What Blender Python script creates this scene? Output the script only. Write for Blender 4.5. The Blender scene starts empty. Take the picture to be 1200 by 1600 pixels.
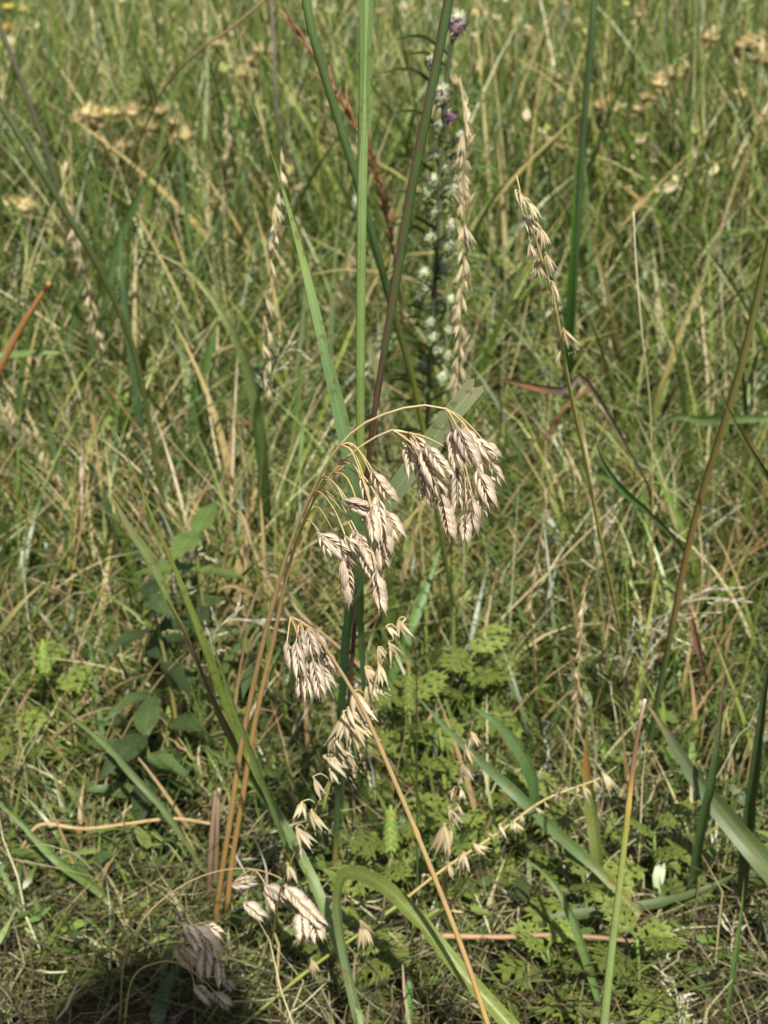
import bpy, math, random
import numpy as np
from mathutils import Vector, Matrix

random.seed(7)
RNG = np.random.default_rng(11)
S = bpy.context.scene
COL = S.collection
R = math.radians

# ------------------------------------------------------------------ camera
CAM_H = 0.65
PITCH = 24.0
VFOV = 36.0
F = 800.0 / math.tan(R(VFOV / 2))          # focal length in photograph pixels
cam_d = bpy.data.cameras.new('camera')
cam = bpy.data.objects.new('camera', cam_d)
COL.objects.link(cam)
cam.location = (0, 0, CAM_H)
cam.rotation_euler = (R(90 - PITCH), 0, 0)
cam_d.sensor_fit = 'VERTICAL'
cam_d.sensor_height = 36.0
cam_d.lens = 18.0 / math.tan(R(VFOV / 2))
cam_d.clip_start = 0.02
cam_d.clip_end = 2000
cam_d.dof.use_dof = True
cam_d.dof.focus_distance = 0.61
cam_d.dof.aperture_fstop = 21.0
S.camera = cam

# ------------------------------------------------------------------ sky, sun, exposure
SUN_EL, SUN_AZ = 47.0, 10.0               # the sun stands behind the viewpoint, a little to the right
world = bpy.data.worlds.new('World')
S.world = world
world.use_nodes = True
nt = world.node_tree
bg = nt.nodes['Background']
sky = nt.nodes.new('ShaderNodeTexSky')
sky.sky_type = 'NISHITA'
sky.sun_disc = False
sky.sun_elevation = R(SUN_EL)
sky.sun_rotation = R(180 - SUN_AZ)
sky.dust_density = 1.5
nt.links.new(sky.outputs[0], bg.inputs[0])
bg.inputs[1].default_value = 0.07
sun_d = bpy.data.lights.new('sun', 'SUN')
sun_d.energy = 5.0
sun_d.angle = R(0.55)
sun_d.color = (1.0, 0.97, 0.90)
sun = bpy.data.objects.new('sun', sun_d)
COL.objects.link(sun)
sdir = Vector((math.sin(R(SUN_AZ)) * math.cos(R(SUN_EL)), -math.cos(R(SUN_AZ)) * math.cos(R(SUN_EL)), math.sin(R(SUN_EL))))
sun.rotation_euler = sdir.to_track_quat('Z', 'Y').to_euler()
sun.location = sdir * 20
S.view_settings.view_transform = 'Standard'
S.view_settings.look = 'None'
S.view_settings.exposure = 0.18
S.view_settings.gamma = 1.0
S.render.engine = 'CYCLES'
S.cycles.max_bounces = 8
S.cycles.diffuse_bounces = 4
S.cycles.transmission_bounces = 4
S.cycles.use_denoising = True
S.cycles.denoiser = 'OPENIMAGEDENOISE'
S.cycles.denoising_input_passes = 'RGB_ALBEDO_NORMAL'

# ------------------------------------------------------------------ helpers
_fw = Vector((0, math.cos(R(PITCH)), -math.sin(R(PITCH))))
_up = Vector((0, math.sin(R(PITCH)), math.cos(R(PITCH))))
CAMP = Vector((0, 0, CAM_H))

def ray(x, y):
    return _fw + Vector((1, 0, 0)) * ((x - 600) / F) + _up * ((800 - y) / F)

def at(x, y, Y):                      # the place at depth Y (metres ahead) seen at photograph pixel x, y
    d = ray(x, y)
    return CAMP + d * (Y / d.y)

def gy(y):                            # depth of the ground at a photograph row
    d = ray(600, y)
    return -CAM_H / d.z * d.y

def ground(x, y, z=0.0):
    d = ray(x, y)
    return CAMP + d * ((z - CAM_H) / d.z)

def lin(r, g, b):
    f = lambda c: ((c / 255) / 12.92) if c <= 10 else (((c / 255) + 0.055) / 1.055) ** 2.4
    return (f(r), f(g), f(b))

def spline(pts, n):
    """Catmull-Rom through pts, n samples evenly by chord length."""
    P = np.array([tuple(p) for p in pts], float)
    if len(P) == 2:
        t = np.linspace(0, 1, n)[:, None]
        return P[0] * (1 - t) + P[1] * t
    Q = np.vstack([2 * P[0] - P[1], P, 2 * P[-1] - P[-2]])
    out = []
    for i in range(1, len(Q) - 2):
        t = np.linspace(0, 1, 14, endpoint=False)[:, None]
        a, b, c, d = Q[i - 1], Q[i], Q[i + 1], Q[i + 2]
        out.append(0.5 * ((2 * b) + (c - a) * t + (2 * a - 5 * b + 4 * c - d) * t ** 2 + (3 * b - a - 3 * c + d) * t ** 3))
    out = np.vstack(out + [P[-1:]])
    s = np.concatenate([[0], np.cumsum(np.linalg.norm(np.diff(out, axis=0), axis=1))])
    u = np.linspace(0, s[-1], n)
    return np.stack([np.interp(u, s, out[:, k]) for k in range(3)], 1)

def nrm(v):
    return v / np.maximum(np.linalg.norm(v, axis=-1, keepdims=True), 1e-9)

class MB:
    """collects rings of vertices into one mesh with a colour per vertex and uv (across, along)"""
    def __init__(s):
        s.v, s.f, s.c, s.uv = [], [], [], []
    def grid(s, G, C, closed=False, cap=False, uvs=None):
        n, m = G.shape[:2]
        o = len(s.v)
        s.v.extend(map(tuple, G.reshape(-1, 3)))
        s.c.extend(map(tuple, np.broadcast_to(C, (n, m, 3)).reshape(-1, 3)))
        if uvs is None:
            vv, uu = np.meshgrid(np.linspace(0, 1, n), np.linspace(0, 1, m), indexing='ij')
            uvs = np.stack([uu, vv], -1)
        s.uv.extend(map(tuple, uvs.reshape(-1, 2)))
        mm = m if closed else m - 1
        for i in range(n - 1):
            for j in range(mm):
                k = (j + 1) % m
                s.f.append((o + i * m + j, o + i * m + k, o + (i + 1) * m + k, o + (i + 1) * m + j))
        if cap:
            s.f.append(tuple(o + j for j in reversed(range(m))))
            s.f.append(tuple(o + (n - 1) * m + j for j in range(m)))
    def tri(s, pts, c):
        o = len(s.v)
        s.v.extend(map(tuple, pts)); s.c.extend([tuple(c)] * len(pts)); s.uv.extend([(0.5, 0.5)] * len(pts))
        s.f.append(tuple(range(o, o + len(pts))))
    def mesh(s, name, mat, smooth=True):
        me = bpy.data.meshes.new(name)
        me.from_pydata([tuple(map(float, p)) for p in s.v], [], s.f)
        finish(me, np.array(s.c), np.array(s.uv), mat, smooth)
        return me

def finish(me, c, uv, mat, smooth=True):
    n = len(me.vertices)
    a = me.color_attributes.new('Col', 'FLOAT_COLOR', 'POINT')
    a.data.foreach_set('color', np.concatenate([c, np.ones((n, 1))], 1).astype(np.float32).ravel())
    li = np.empty(len(me.loops), np.int32); me.loops.foreach_get('vertex_index', li)
    u = me.uv_layers.new(name='UVMap')
    u.data.foreach_set('uv', uv[li].astype(np.float32).ravel())
    if smooth:
        me.polygons.foreach_set('use_smooth', np.ones(len(me.polygons), bool))
    me.materials.append(mat)
    me.update()

def link(name, me, parent=None, mtx=None):
    o = bpy.data.objects.new(name, me)
    COL.objects.link(o)
    if parent is not None:
        o.parent = parent
    if mtx is not None:
        o.matrix_basis = mtx
    return o

def tag(o, label=None, cat=None, group=None, kind=None):
    if label: o['label'] = label
    if cat: o['category'] = cat
    if group: o['group'] = group
    if kind: o['kind'] = kind
    return o

def thing(name, label, cat, base, group=None):
    o = bpy.data.objects.new(name, None)
    COL.objects.link(o)
    o.empty_display_size = 0.02
    o.location = base
    return tag(o, label, cat, group, 'thing')

def child(name, mb, mat, t, smooth=True):
    """a part whose mesh is given in world space, parented to thing t (no rotation) at its base"""
    L = t.matrix_basis.translation if t.parent is None else t.matrix_basis.translation + t.parent.matrix_basis.translation
    mb.v = [(p[0] - L[0], p[1] - L[1], p[2] - L[2]) for p in mb.v]
    return link(name, mb.mesh(name, mat, smooth), t)

def cramp(v, stops):
    """colour along 0..1 from stops [(pos, rgb)]"""
    v = np.asarray(v, float)
    p = [s[0] for s in stops]
    return np.stack([np.interp(v, p, [s[1][k] for s in stops]) for k in range(3)], -1)

def frames(P):
    T = np.gradient(P, axis=0)
    return nrm(T)

def tube(mb, pts, r0, r1, stops, n=24, sides=7, bump=None, squash=1.0):
    P = spline(pts, n)
    T = frames(P)
    ref = nrm(np.array(CAMP) - P)
    A = nrm(np.cross(T, ref)); B = np.cross(A, T)
    v = np.linspace(0, 1, n)
    rad = r0 + (r1 - r0) * v if np.isscalar(r0) else np.interp(v, [q[0] for q in r0], [q[1] for q in r0])
    if bump is not None:
        rad = rad * (1 + bump(v))
    a = np.linspace(0, 2 * math.pi, sides, endpoint=False)
    G = P[:, None, :] + rad[:, None, None] * (np.cos(a)[None, :, None] * A[:, None, :] + squash * np.sin(a)[None, :, None] * B[:, None, :])
    mb.grid(G, cramp(v, stops)[:, None, :], closed=True, cap=True)
    return P, T

def blade(mb, pts, w, stops, prof=None, face=0.0, twist=0.0, fold=0.25, n=28, ragged=0.0, wave=0.0):
    """a leaf blade: w full width (m), face = turn of the flat side away from the viewer, fold = depth of the V"""
    P = spline(pts, n)
    T = frames(P)
    v = np.linspace(0, 1, n)
    ref = nrm(np.array(CAMP) - P)
    A = nrm(np.cross(T, ref)); B = nrm(np.cross(A, T))
    th = face + twist * v + wave * np.sin(v * 17 + face * 9)
    W = np.cos(th)[:, None] * A + np.sin(th)[:, None] * B
    N = nrm(np.cross(W, T))
    if prof is None:
        prof = lambda v: np.minimum(1, 0.55 + 1.6 * v) * np.clip((1 - v) * 2.2, 0, 1) ** 0.75
    hw = 0.5 * w * np.maximum(prof(v), 0.02)
    hw = hw * (1 + 0.03 * np.sin(v * 41 + w * 1e4))
    us = np.array([-1, -0.55, 0, 0.55, 1])
    nick = np.ones((n, 5))
    for q in range(n // 12):                              # small bites and splits along the edges
        nick[random.randrange(2, n - 2), random.choice((0, 4))] = random.uniform(0.55, 0.85)
    dz = np.array([0, -0.45, -1, -0.45, 0]) * fold
    G = P[:, None, :] + hw[:, None, None] * (us[None, :, None] * nick[:, :, None] * W[:, None, :] + dz[None, :, None] * N[:, None, :])
    if ragged:
        k = np.array([0.1, 0.9, -0.5, 1.0, 0.35]) * ragged * w
        G[-1] += k[:, None] * T[-1]; G[-2] += 0.4 * k[:, None] * T[-1]
    mb.grid(G, cramp(v, stops)[:, None, :])
    return P, T

# ------------------------------------------------------------------ materials
def mk(name):
    m = bpy.data.materials.new(name)
    m.use_nodes = True
    t = m.node_tree
    for n in list(t.nodes):
        if n.type != 'OUTPUT_MATERIAL': t.nodes.remove(n)
    return m, t, t.nodes['Material Output']

def plant_mat(name, rough=0.5, trans=0.3, stripes=0.0, nstripe=16, mid=0.0, blotch=0.25, bscale=60, spec=0.4, rand=0.12, tint=(1.0, 1.05, 0.6), margin=0.0, bump=0.0, brown=0.0, bdist=0.00004, pinnate=0.0):
    """pigment from the mesh colour, broken by veins (uv across), blotches, small brown spots and a random tone per object"""
    m, t, out = mk(name)
    N, Lk = t.nodes.new, t.links.new
    ca = N('ShaderNodeAttribute'); ca.attribute_name = 'Col'
    uv = N('ShaderNodeUVMap'); sp = N('ShaderNodeSeparateXYZ'); Lk(uv.outputs[0], sp.inputs[0])
    def math_(op, a, b=None, c=None):
        n = N('ShaderNodeMath'); n.operation = op
        for i, q in enumerate((a, b, c)):
            if q is None: continue
            if isinstance(q, (int, float)): n.inputs[i].default_value = q
            else: Lk(q, n.inputs[i])
        return n.outputs[0]
    tc = N('ShaderNodeTexCoord')
    nz = N('ShaderNodeTexNoise'); nz.inputs['Scale'].default_value = bscale; nz.inputs['Detail'].default_value = 4
    Lk(tc.outputs['Object'], nz.inputs['Vector'])
    f = math_('MULTIPLY_ADD', nz.outputs[0], 2 * blotch, 1 - blotch)
    if stripes:
        s = math_('SINE', math_('MULTIPLY', sp.outputs[0], nstripe * 6.283))
        f = math_('MULTIPLY', f, math_('MULTIPLY_ADD', s, stripes, 1.0))
        n2 = N('ShaderNodeTexNoise'); n2.noise_dimensions = '2D'; n2.inputs['Scale'].default_value = 1.0
        mp = N('ShaderNodeMapping'); mp.inputs['Scale'].default_value = (30, 2.0, 1); Lk(uv.outputs[0], mp.inputs[0]); Lk(mp.outputs[0], n2.inputs['Vector'])
        f = math_('MULTIPLY', f, math_('MULTIPLY_ADD', n2.outputs[0], stripes * 2, 1 - stripes))
    if mid:
        d = math_('ABSOLUTE', math_('SUBTRACT', sp.outputs[0], 0.5))
        k = math_('SUBTRACT', 1.0, math_('MINIMUM', math_('MULTIPLY', d, 22.0), 1.0))
        f = math_('MULTIPLY', f, math_('MULTIPLY_ADD', k, mid, 1.0))
    if pinnate:
        d = math_('ABSOLUTE', math_('SUBTRACT', sp.outputs[0], 0.5))
        k = math_('POWER', math_('ABSOLUTE', math_('SINE', math_('MULTIPLY', math_('SUBTRACT', sp.outputs[1], math_('MULTIPLY', d, 0.45)), 24.0))), 0.35)
        f = math_('MULTIPLY', f, math_('MULTIPLY_ADD', k, -pinnate * 1.6, 1 + pinnate))
    if margin:
        d = math_('ABSOLUTE', math_('SUBTRACT', sp.outputs[0], 0.5))
        k = math_('MAXIMUM', math_('MULTIPLY_ADD', d, 8.0, -3.0), 0.0)
        f = math_('MULTIPLY', f, math_('MULTIPLY_ADD', k, margin, 1.0))
    if rand:
        oi = N('ShaderNodeObjectInfo')
        f = math_('MULTIPLY', f, math_('MULTIPLY_ADD', oi.outputs['Random'], 2 * rand, 1 - rand))
        vc = N('ShaderNodeVectorMath'); vc.operation = 'MULTIPLY'; Lk(ca.outputs['Color'], vc.inputs[0]); Lk(oi.outputs['Color'], vc.inputs[1])
    mx = N('ShaderNodeVectorMath'); mx.operation = 'SCALE'
    Lk(vc.outputs[0] if rand else ca.outputs['Color'], mx.inputs[0]); Lk(f, mx.inputs['Scale'])
    col = mx.outputs[0]
    if brown:
        n3 = N('ShaderNodeTexNoise'); n3.inputs['Scale'].default_value = bscale * 5; n3.inputs['Detail'].default_value = 5
        Lk(tc.outputs['Object'], n3.inputs['Vector'])
        k = math_('MULTIPLY', math_('GREATER_THAN', n3.outputs[0], 0.60), brown)
        mixc = N('ShaderNodeMix'); mixc.data_type = 'RGBA'
        Lk(k, mixc.inputs[0]); Lk(col, mixc.inputs[6]); mixc.inputs[7].default_value = (*lin(120, 92, 52), 1)
        col = mixc.outputs[2]
    b = N('ShaderNodeBsdfPrincipled')
    Lk(col, b.inputs['Base Color'])
    b.inputs['Roughness'].default_value = rough
    b.inputs['Specular IOR Level'].default_value = spec
    if bump and stripes:
        bp = N('ShaderNodeBump'); bp.inputs['Strength'].default_value = bump; bp.inputs['Distance'].default_value = bdist
        Lk(s, bp.inputs['Height']); Lk(bp.outputs[0], b.inputs['Normal'])
    sh = b.outputs[0]
    if trans:
        tr = N('ShaderNodeBsdfTranslucent')
        vm = N('ShaderNodeVectorMath'); vm.operation = 'MULTIPLY'; Lk(col, vm.inputs[0]); vm.inputs[1].default_value = tint
        Lk(vm.outputs[0], tr.inputs[0])
        ms = N('ShaderNodeMixShader'); ms.inputs[0].default_value = trans
        Lk(b.outputs[0], ms.inputs[1]); Lk(tr.outputs[0], ms.inputs[2])
        sh = ms.outputs[0]
    Lk(sh, out.inputs[0])
    return m

M_BLADE = plant_mat('grass_blade', 0.42, 0.22, stripes=0.16, nstripe=9, mid=0.4, blotch=0.32, bscale=45, tint=(1.15, 1.25, 0.5), bump=0.5, brown=0.45)
M_FILL = plant_mat('meadow_fill', 0.38, 0.17, spec=0.5, blotch=0.3, bscale=35, rand=0, tint=(1.15, 1.2, 0.5))
M_STEM = plant_mat('stem', 0.42, 0.0, stripes=0.10, nstripe=9, blotch=0.22, bscale=70, brown=0.2, bump=0.4)
M_STRAW = plant_mat('straw', 0.5, 0.0, stripes=0.10, nstripe=7, blotch=0.2, bscale=90, brown=0.12)
M_HUSK = plant_mat('husk', 0.5, 0.22, stripes=0.17, nstripe=4, blotch=0.28, bscale=240, margin=0.5, rand=0.16, spec=0.3, tint=(1.05, 0.95, 0.75), bump=0.6, bdist=0.00015)
M_GRAMA = plant_mat('grama_husk', 0.45, 0.18, stripes=0.15, nstripe=4, blotch=0.25, bscale=300, rand=0.22, tint=(1.05, 0.95, 0.7))
M_LEAF = plant_mat('broad_leaf', 0.5, 0.30, blotch=0.22, bscale=120, mid=0.4, rand=0.18, tint=(1.1, 1.3, 0.4), brown=0.35, pinnate=0.16)
M_HEAD = plant_mat('seed_head', 0.85, 0.12, blotch=0.5, bscale=350, rand=0.2, spec=0.1)
M_LITTER = plant_mat('litter', 0.75, 0.1, blotch=0.3, bscale=60, rand=0, spec=0.2, tint=(1, 0.9, 0.7))

# colours of the plants themselves
GOLD = lin(200, 168, 112); GOLD_D = lin(172, 132, 76); STRAW = lin(206, 188, 138); PALE = lin(216, 206, 176)
HUSK = lin(212, 194, 168); HUSK_G = lin(180, 162, 142)
GRN = lin(98, 124, 68); GRN_B = lin(100, 122, 90); GRN_D = lin(70, 92, 54); GRN_Y = lin(136, 150, 62); OLIVE = lin(112, 122, 62)
PURP = lin(104, 78, 74); RUST = lin(138, 84, 48); BROWN = lin(150, 118, 84)

exec_parts = []
# ------------------------------------------------------------------ ground
def noise2(x, y):
    return 0.5 * np.sin(x * 3.1 + 1.3 * np.sin(y * 2.3)) + 0.5 * np.sin(y * 2.7 + 1.7 * np.sin(x * 1.9))

def build_ground():
    n = 120
    u = np.linspace(-1, 1, n)
    k = np.sign(u) * (np.abs(u) * 2 + 400 * np.abs(u) ** 7)
    X, Yg = np.meshgrid(k, k + 1.5, indexing='ij')
    near = np.exp(-((X / 6) ** 2 + ((Yg - 2) / 6) ** 2))
    Z = (0.012 * noise2(X * 4, Yg * 4) + 0.006 * noise2(X * 11, Yg * 11)) * near - 0.012
    mb = MB()
    mb.grid(np.stack([X, Yg, Z], -1), np.array(lin(104, 88, 62)))
    m, t, out = mk('soil')
    N, Lk = t.nodes.new, t.links.new
    tc = N('ShaderNodeTexCoord')
    a = N('ShaderNodeTexNoise'); a.inputs['Scale'].default_value = 40; a.inputs['Detail'].default_value = 8
    Lk(tc.outputs['Object'], a.inputs['Vector'])
    r = N('ShaderNodeValToRGB')
    r.color_ramp.elements[0].position = 0.3; r.color_ramp.elements[0].color = (*lin(44, 35, 25), 1)
    r.color_ramp.elements[1].position = 0.75; r.color_ramp.elements[1].color = (*lin(96, 80, 52), 1)
    Lk(a.outputs[0], r.inputs[0])
    b = N('ShaderNodeBsdfPrincipled'); b.inputs['Roughness'].default_value = 0.95
    Lk(r.outputs[0], b.inputs['Base Color'])
    bp = N('ShaderNodeBump'); bp.inputs['Distance'].default_value = 0.01; Lk(a.outputs[0], bp.inputs['Height']); Lk(bp.outputs[0], b.inputs['Normal'])
    Lk(b.outputs[0], out.inputs[0])
    o = link('ground', mb.mesh('ground', m))
    tag(o, kind='structure')
build_ground()

# ------------------------------------------------------------------ uncountable meadow growth
def fast_mesh(name, V, Fq, C, UV, mat):
    me = bpy.data.meshes.new(name)
    me.vertices.add(len(V)); me.vertices.foreach_set('co', V.astype(np.float32).ravel())
    me.loops.add(Fq.size); me.loops.foreach_set('vertex_index', Fq.astype(np.int32).ravel())
    me.polygons.add(len(Fq)); me.polygons.foreach_set('loop_start', np.arange(0, Fq.size, 4, dtype=np.int32))
    me.update(calc_edges=True)
    finish(me, C, UV, mat)
    return me

def scatter(n, y0, y1, side=0.30, margin=0.35, power=1.0):
    """points on the meadow in the wedge ahead, with room for a step to the side"""
    Y = y0 + (y1 - y0) * RNG.random(n) ** power
    X = (RNG.random(n) * 2 - 1) * (side * Y + margin)
    return X, Y

def fill_blades(name, label, cat, X, Y, L, W, th0, th1, az, pal, wts, seg=6, z0=None, mat=M_FILL, tip=None, tipf=0.3, jit=0.2, face=None, zig=0.0):
    n = len(X)
    v = np.linspace(0, 1, seg + 1)
    th = th0[:, None] + th1[:, None] * v[None, :] ** 1.3
    if zig: th = th + zig * RNG.standard_normal((n, seg + 1))
    thm = 0.5 * (th[:, 1:] + th[:, :-1])
    ds = (L / seg)[:, None]
    r = np.concatenate([np.zeros((n, 1)), np.cumsum(np.sin(thm) * ds, 1)], 1)
    z = np.concatenate([np.zeros((n, 1)), np.cumsum(np.cos(thm) * ds, 1)], 1)
    azz = az[:, None] + (np.cumsum(RNG.standard_normal((n, seg + 1)), 1) * zig * 0.8 if zig else 0)
    px = X[:, None] + r * np.cos(azz); py = Y[:, None] + r * np.sin(azz)
    pz = z + (0 if z0 is None else z0[:, None])
    pz = np.maximum(pz, 0.001 + 0.006 * RNG.random((n, 1)))
    P = np.stack([px, py, pz], -1)
    tw = (RNG.random(n) * 2 - 1) * 1.2 if face is None else face
    sx = -np.sin(az + tw); sy = np.cos(az + tw)
    tilt = (RNG.random(n) - 0.5) * 0.8
    Sd = np.stack([sx * np.cos(tilt), sy * np.cos(tilt), np.sin(tilt)], -1)
    prof = np.minimum(1, 0.5 + 2 * v) * np.clip((1 - v) * 1.8, 0.04, 1) ** 0.8
    hw = 0.5 * W[:, None] * prof[None, :]
    V = np.stack([P - hw[..., None] * Sd[:, None, :], P + hw[..., None] * Sd[:, None, :]], 2)   # n, seg+1, 2, 3
    ci = RNG.choice(len(pal), n, p=np.array(wts) / sum(wts))
    C = np.array(pal)[ci] * (1 + jit * np.clip(RNG.standard_normal((n, 1)), -1.5, 1.4))
    C = np.clip(C * (1 + 0.05 * np.clip(RNG.standard_normal((n, 3)), -1.5, 1.5)), 0.01, 0.6)
    C = np.broadcast_to(C[:, None, :], (n, seg + 1, 3)).copy()
    if tip is not None:
        k = (RNG.random(n) < tipf)[:, None] * np.clip((v - RNG.random((n, 1)) * 0.7) * 4, 0, 1)
        C = C * (1 - k[..., None]) + np.array(tip) * k[..., None]
    C2 = np.repeat(C[:, :, None, :], 2, 2)
    UV = np.broadcast_to(np.stack(np.meshgrid(v, [0, 1], indexing='ij')[::-1], -1)[None], (n, seg + 1, 2, 2))
    base = (np.arange(n) * (seg + 1) * 2)[:, None]
    i = np.arange(seg)[None, :] * 2
    Fq = np.stack([base + i, base + i + 1, base + i + 3, base + i + 2], -1).reshape(-1, 4)
    o = link(name, fast_mesh(name, V.reshape(-1, 3), Fq, C2.reshape(-1, 3), UV.reshape(-1, 2), mat))
    return tag(o, label, cat, kind='stuff')

U = lambda n, a, b: a + (b - a) * RNG.random(n)
G_PAL = [lin(100, 119, 54), lin(119, 137, 62), lin(74, 93, 44), lin(136, 148, 73), lin(98, 116, 70), lin(172, 166, 112), lin(204, 192, 146), lin(154, 134, 94)]
LIT = [lin(146, 134, 98), lin(190, 178, 140), lin(112, 100, 72), lin(76, 66, 48), lin(146, 138, 114), lin(98, 106, 58)]

def tufts(n, y0, y1, per, sig, power=1.0, side=0.30, margin=0.35):
    """blades standing in tufts: position and an outward direction for each"""
    k = max(n // per, 1)
    cx, cy = scatter(k, y0, y1, side, margin, power)
    i = RNG.integers(0, k, n)
    dx, dy = RNG.standard_normal(n) * sig, RNG.standard_normal(n) * sig
    lean = RNG.random(k) * 6.28
    az = np.where(RNG.random(n) < 0.55, np.arctan2(dy, dx), lean[i]) + 0.5 * RNG.standard_normal(n)
    return cx[i] + dx, cy[i] + dy, az, i, k

def build_fill():
    # matted dead litter on the ground
    n = 30000
    X, Y = scatter(n, 0.55, 2.4, power=1.3)
    fill_blades('dead_litter', 'matted brown and straw coloured dead grass lying on the ground', 'litter', X, Y, U(n, 0.02, 0.12), U(n, 0.0005, 0.0019),
                U(n, 1.2, 1.75), U(n, -0.5, 0.5), U(n, 0, 6.28), LIT, [2.0, 1.1, 2.4, 3.0, 0.7, 2.8],
                seg=4, z0=U(n, 0.0, 0.04), mat=M_LITTER, zig=0.25)
    # low fine grass close by
    n = 24000
    X, Y, az, i, k = tufts(n, 0.70, 1.55, 26, 0.020, power=0.9)
    L = U(n, 0.03, 0.12) * np.clip((Y - 0.4) * 1.5, 0.4, 1.4)
    fill_blades('low_grass', 'short fine green and straw grass growing low between the plants', 'grass', X, Y, L, U(n, 0.0009, 0.0028),
                U(n, 0.0, 0.9), U(n, 0.2, 1.8), az, G_PAL, [3, 2.8, 2.6, 1.6, 1, 0.8, 0.7, 0.3], tip=lin(200, 188, 142), tipf=0.2, zig=0.05)
    # sparse taller blades and stems near by
    n = 3600
    X, Y, az, i, k = tufts(n, 0.82, 1.25, 7, 0.02, power=0.9)
    fill_blades('near_grass', 'sparse narrow upright blades behind the nearest stalks', 'grass', X, Y, U(n, 0.07, 0.2) * np.clip((Y - 0.45) * 1.6, 0.5, 1.2), U(n, 0.0012, 0.0042),
                U(n, 0.0, 0.5), U(n, 0.1, 1.3), az, G_PAL, [3, 2.6, 2.4, 1.4, 1.6, 0.8, 0.6, 0.7], tip=lin(176, 148, 104), tipf=0.35, seg=8)
    # leaning, arching grass in the middle distance
    n = 20000
    X, Y, az, i, k = tufts(n, 1.05, 2.3, 30, 0.03, power=0.9)
    L = U(n, 0.10, 0.34) * np.clip((Y - 0.55) * 0.95, 0.5, 1.2)
    fill_blades('arching_grass', 'leaning and arching narrow grass blades filling the middle distance', 'grass', X, Y, L, U(n, 0.0012, 0.0042),
                U(n, 0.0, 0.9), U(n, 0.2, 1.9), az, G_PAL, [3.2, 3.0, 3.2, 1.8, 1.2, 0.8, 0.7, 0.3], tip=lin(200, 188, 140), tipf=0.2, zig=0.03, seg=7)
    # dry stems leaning over one another
    n = 2900
    X, Y, az, i, k = tufts(n, 1.0, 2.2, 10, 0.03, power=0.9)
    az = np.where(RNG.random(n) < 0.65, 0.35, 2.9) + 0.5 * RNG.standard_normal(n)
    fill_blades('leaning_straw', 'fine dry stems and blades leaning over one another in the middle distance', 'straw', X, Y, U(n, 0.08, 0.28), U(n, 0.0007, 0.0024),
                U(n, 0.5, 1.25), U(n, 0.0, 0.6), az, [lin(196, 182, 136), lin(170, 150, 106), lin(150, 144, 84), lin(120, 126, 66), lin(164, 126, 84)], [3, 2.4, 2, 2, 0.8], seg=6, zig=0.03, z0=U(n, 0, 0.06), mat=M_LITTER)
    # a scatter of broader blades
    n = 3400
    X, Y, az, i, k = tufts(n, 0.98, 3.2, 6, 0.03, power=0.9)
    L = U(n, 0.12, 0.40) * np.clip((Y - 0.5) * 0.9, 0.5, 1.25)
    fill_blades('broad_grass', 'broader green blades scattered through the blurred grass', 'grass', X, Y, L, U(n, 0.005, 0.011),
                U(n, 0.0, 0.6), U(n, 0.2, 1.5), az, G_PAL, [3, 2.4, 3, 1.2, 4, 0.4, 0.3, 0.3], tip=lin(180, 160, 104), tipf=0.25, seg=9)
    # taller upright growth behind
    n = 23000
    X, Y, az, i, k = tufts(n, 1.9, 4.2, 34, 0.05, power=0.9, side=0.42)
    fill_blades('tall_grass', 'tall upright meadow grass behind the seed heads', 'grass', X, Y, U(n, 0.15, 0.5), U(n, 0.002, 0.008),
                U(n, 0.0, 0.45), U(n, 0.0, 1.0), az, G_PAL, [3, 3, 3.4, 2.2, 1.2, 0.65, 0.4, 0.2], tip=lin(192, 178, 126), tipf=0.2, seg=6)
    n = 26000
    X, Y, az, i, k = tufts(n, 4.0, 13.0, 30, 0.09, side=0.62)
    fill_blades('far_grass', 'far meadow grass at the top of the view', 'grass', X, Y, U(n, 0.22, 0.6), U(n, 0.004, 0.013),
                U(n, 0.0, 0.5), U(n, 0.0, 1.0), az, G_PAL, [3, 3, 3, 2.6, 0.9, 0.8, 0.5, 0.2], seg=5)
    n = 1000
    X, Y = scatter(n, 1.35, 4.5, power=0.9)
    fill_blades('tall_stems', 'thin straight green and straw stems standing above the far grass', 'grass', X, Y, U(n, 0.3, 0.62) * np.clip((Y - 0.3) * 0.5, 0.45, 1), U(n, 0.0014, 0.003) * np.clip(Y * 0.6, 0.8, 1.6),
                U(n, 0.0, 0.22), U(n, -0.1, 0.25), U(n, 0, 6.28), G_PAL, [2, 2.4, 2, 2, 1, 1.2, 1.4, 0.8], seg=6)
    # thin curled straws caught in the growth
    n = 3200
    X, Y = scatter(n, 0.78, 3.2, power=1.0)
    fill_blades('loose_straw', 'thin pale curled straws tangled through the grass', 'straw', X, Y, U(n, 0.04, 0.2) * np.clip(Y * 0.7, 0.5, 1.5), U(n, 0.0006, 0.0016) * np.clip(Y, 0.8, 2.4),
                U(n, 0.1, 1.5), U(n, -0.6, 1.4), U(n, 0, 6.28), [lin(220, 212, 176), lin(200, 188, 142), lin(164, 144, 106)], [3, 2, 1], seg=9, zig=0.10, z0=U(n, 0, 0.05), mat=M_LITTER)
    # leafy herbs in clumps, far and near
    n = 15000
    X, Y, az, i, k = tufts(n, 1.5, 6.5, 55, 0.035, power=0.8)
    hk = RNG.random(k) * 0.8 + 0.25
    z = U(n, 0.1, 1) * np.clip((Y - 0.95) * 0.17, 0.03, 0.5) * hk[i]
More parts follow.
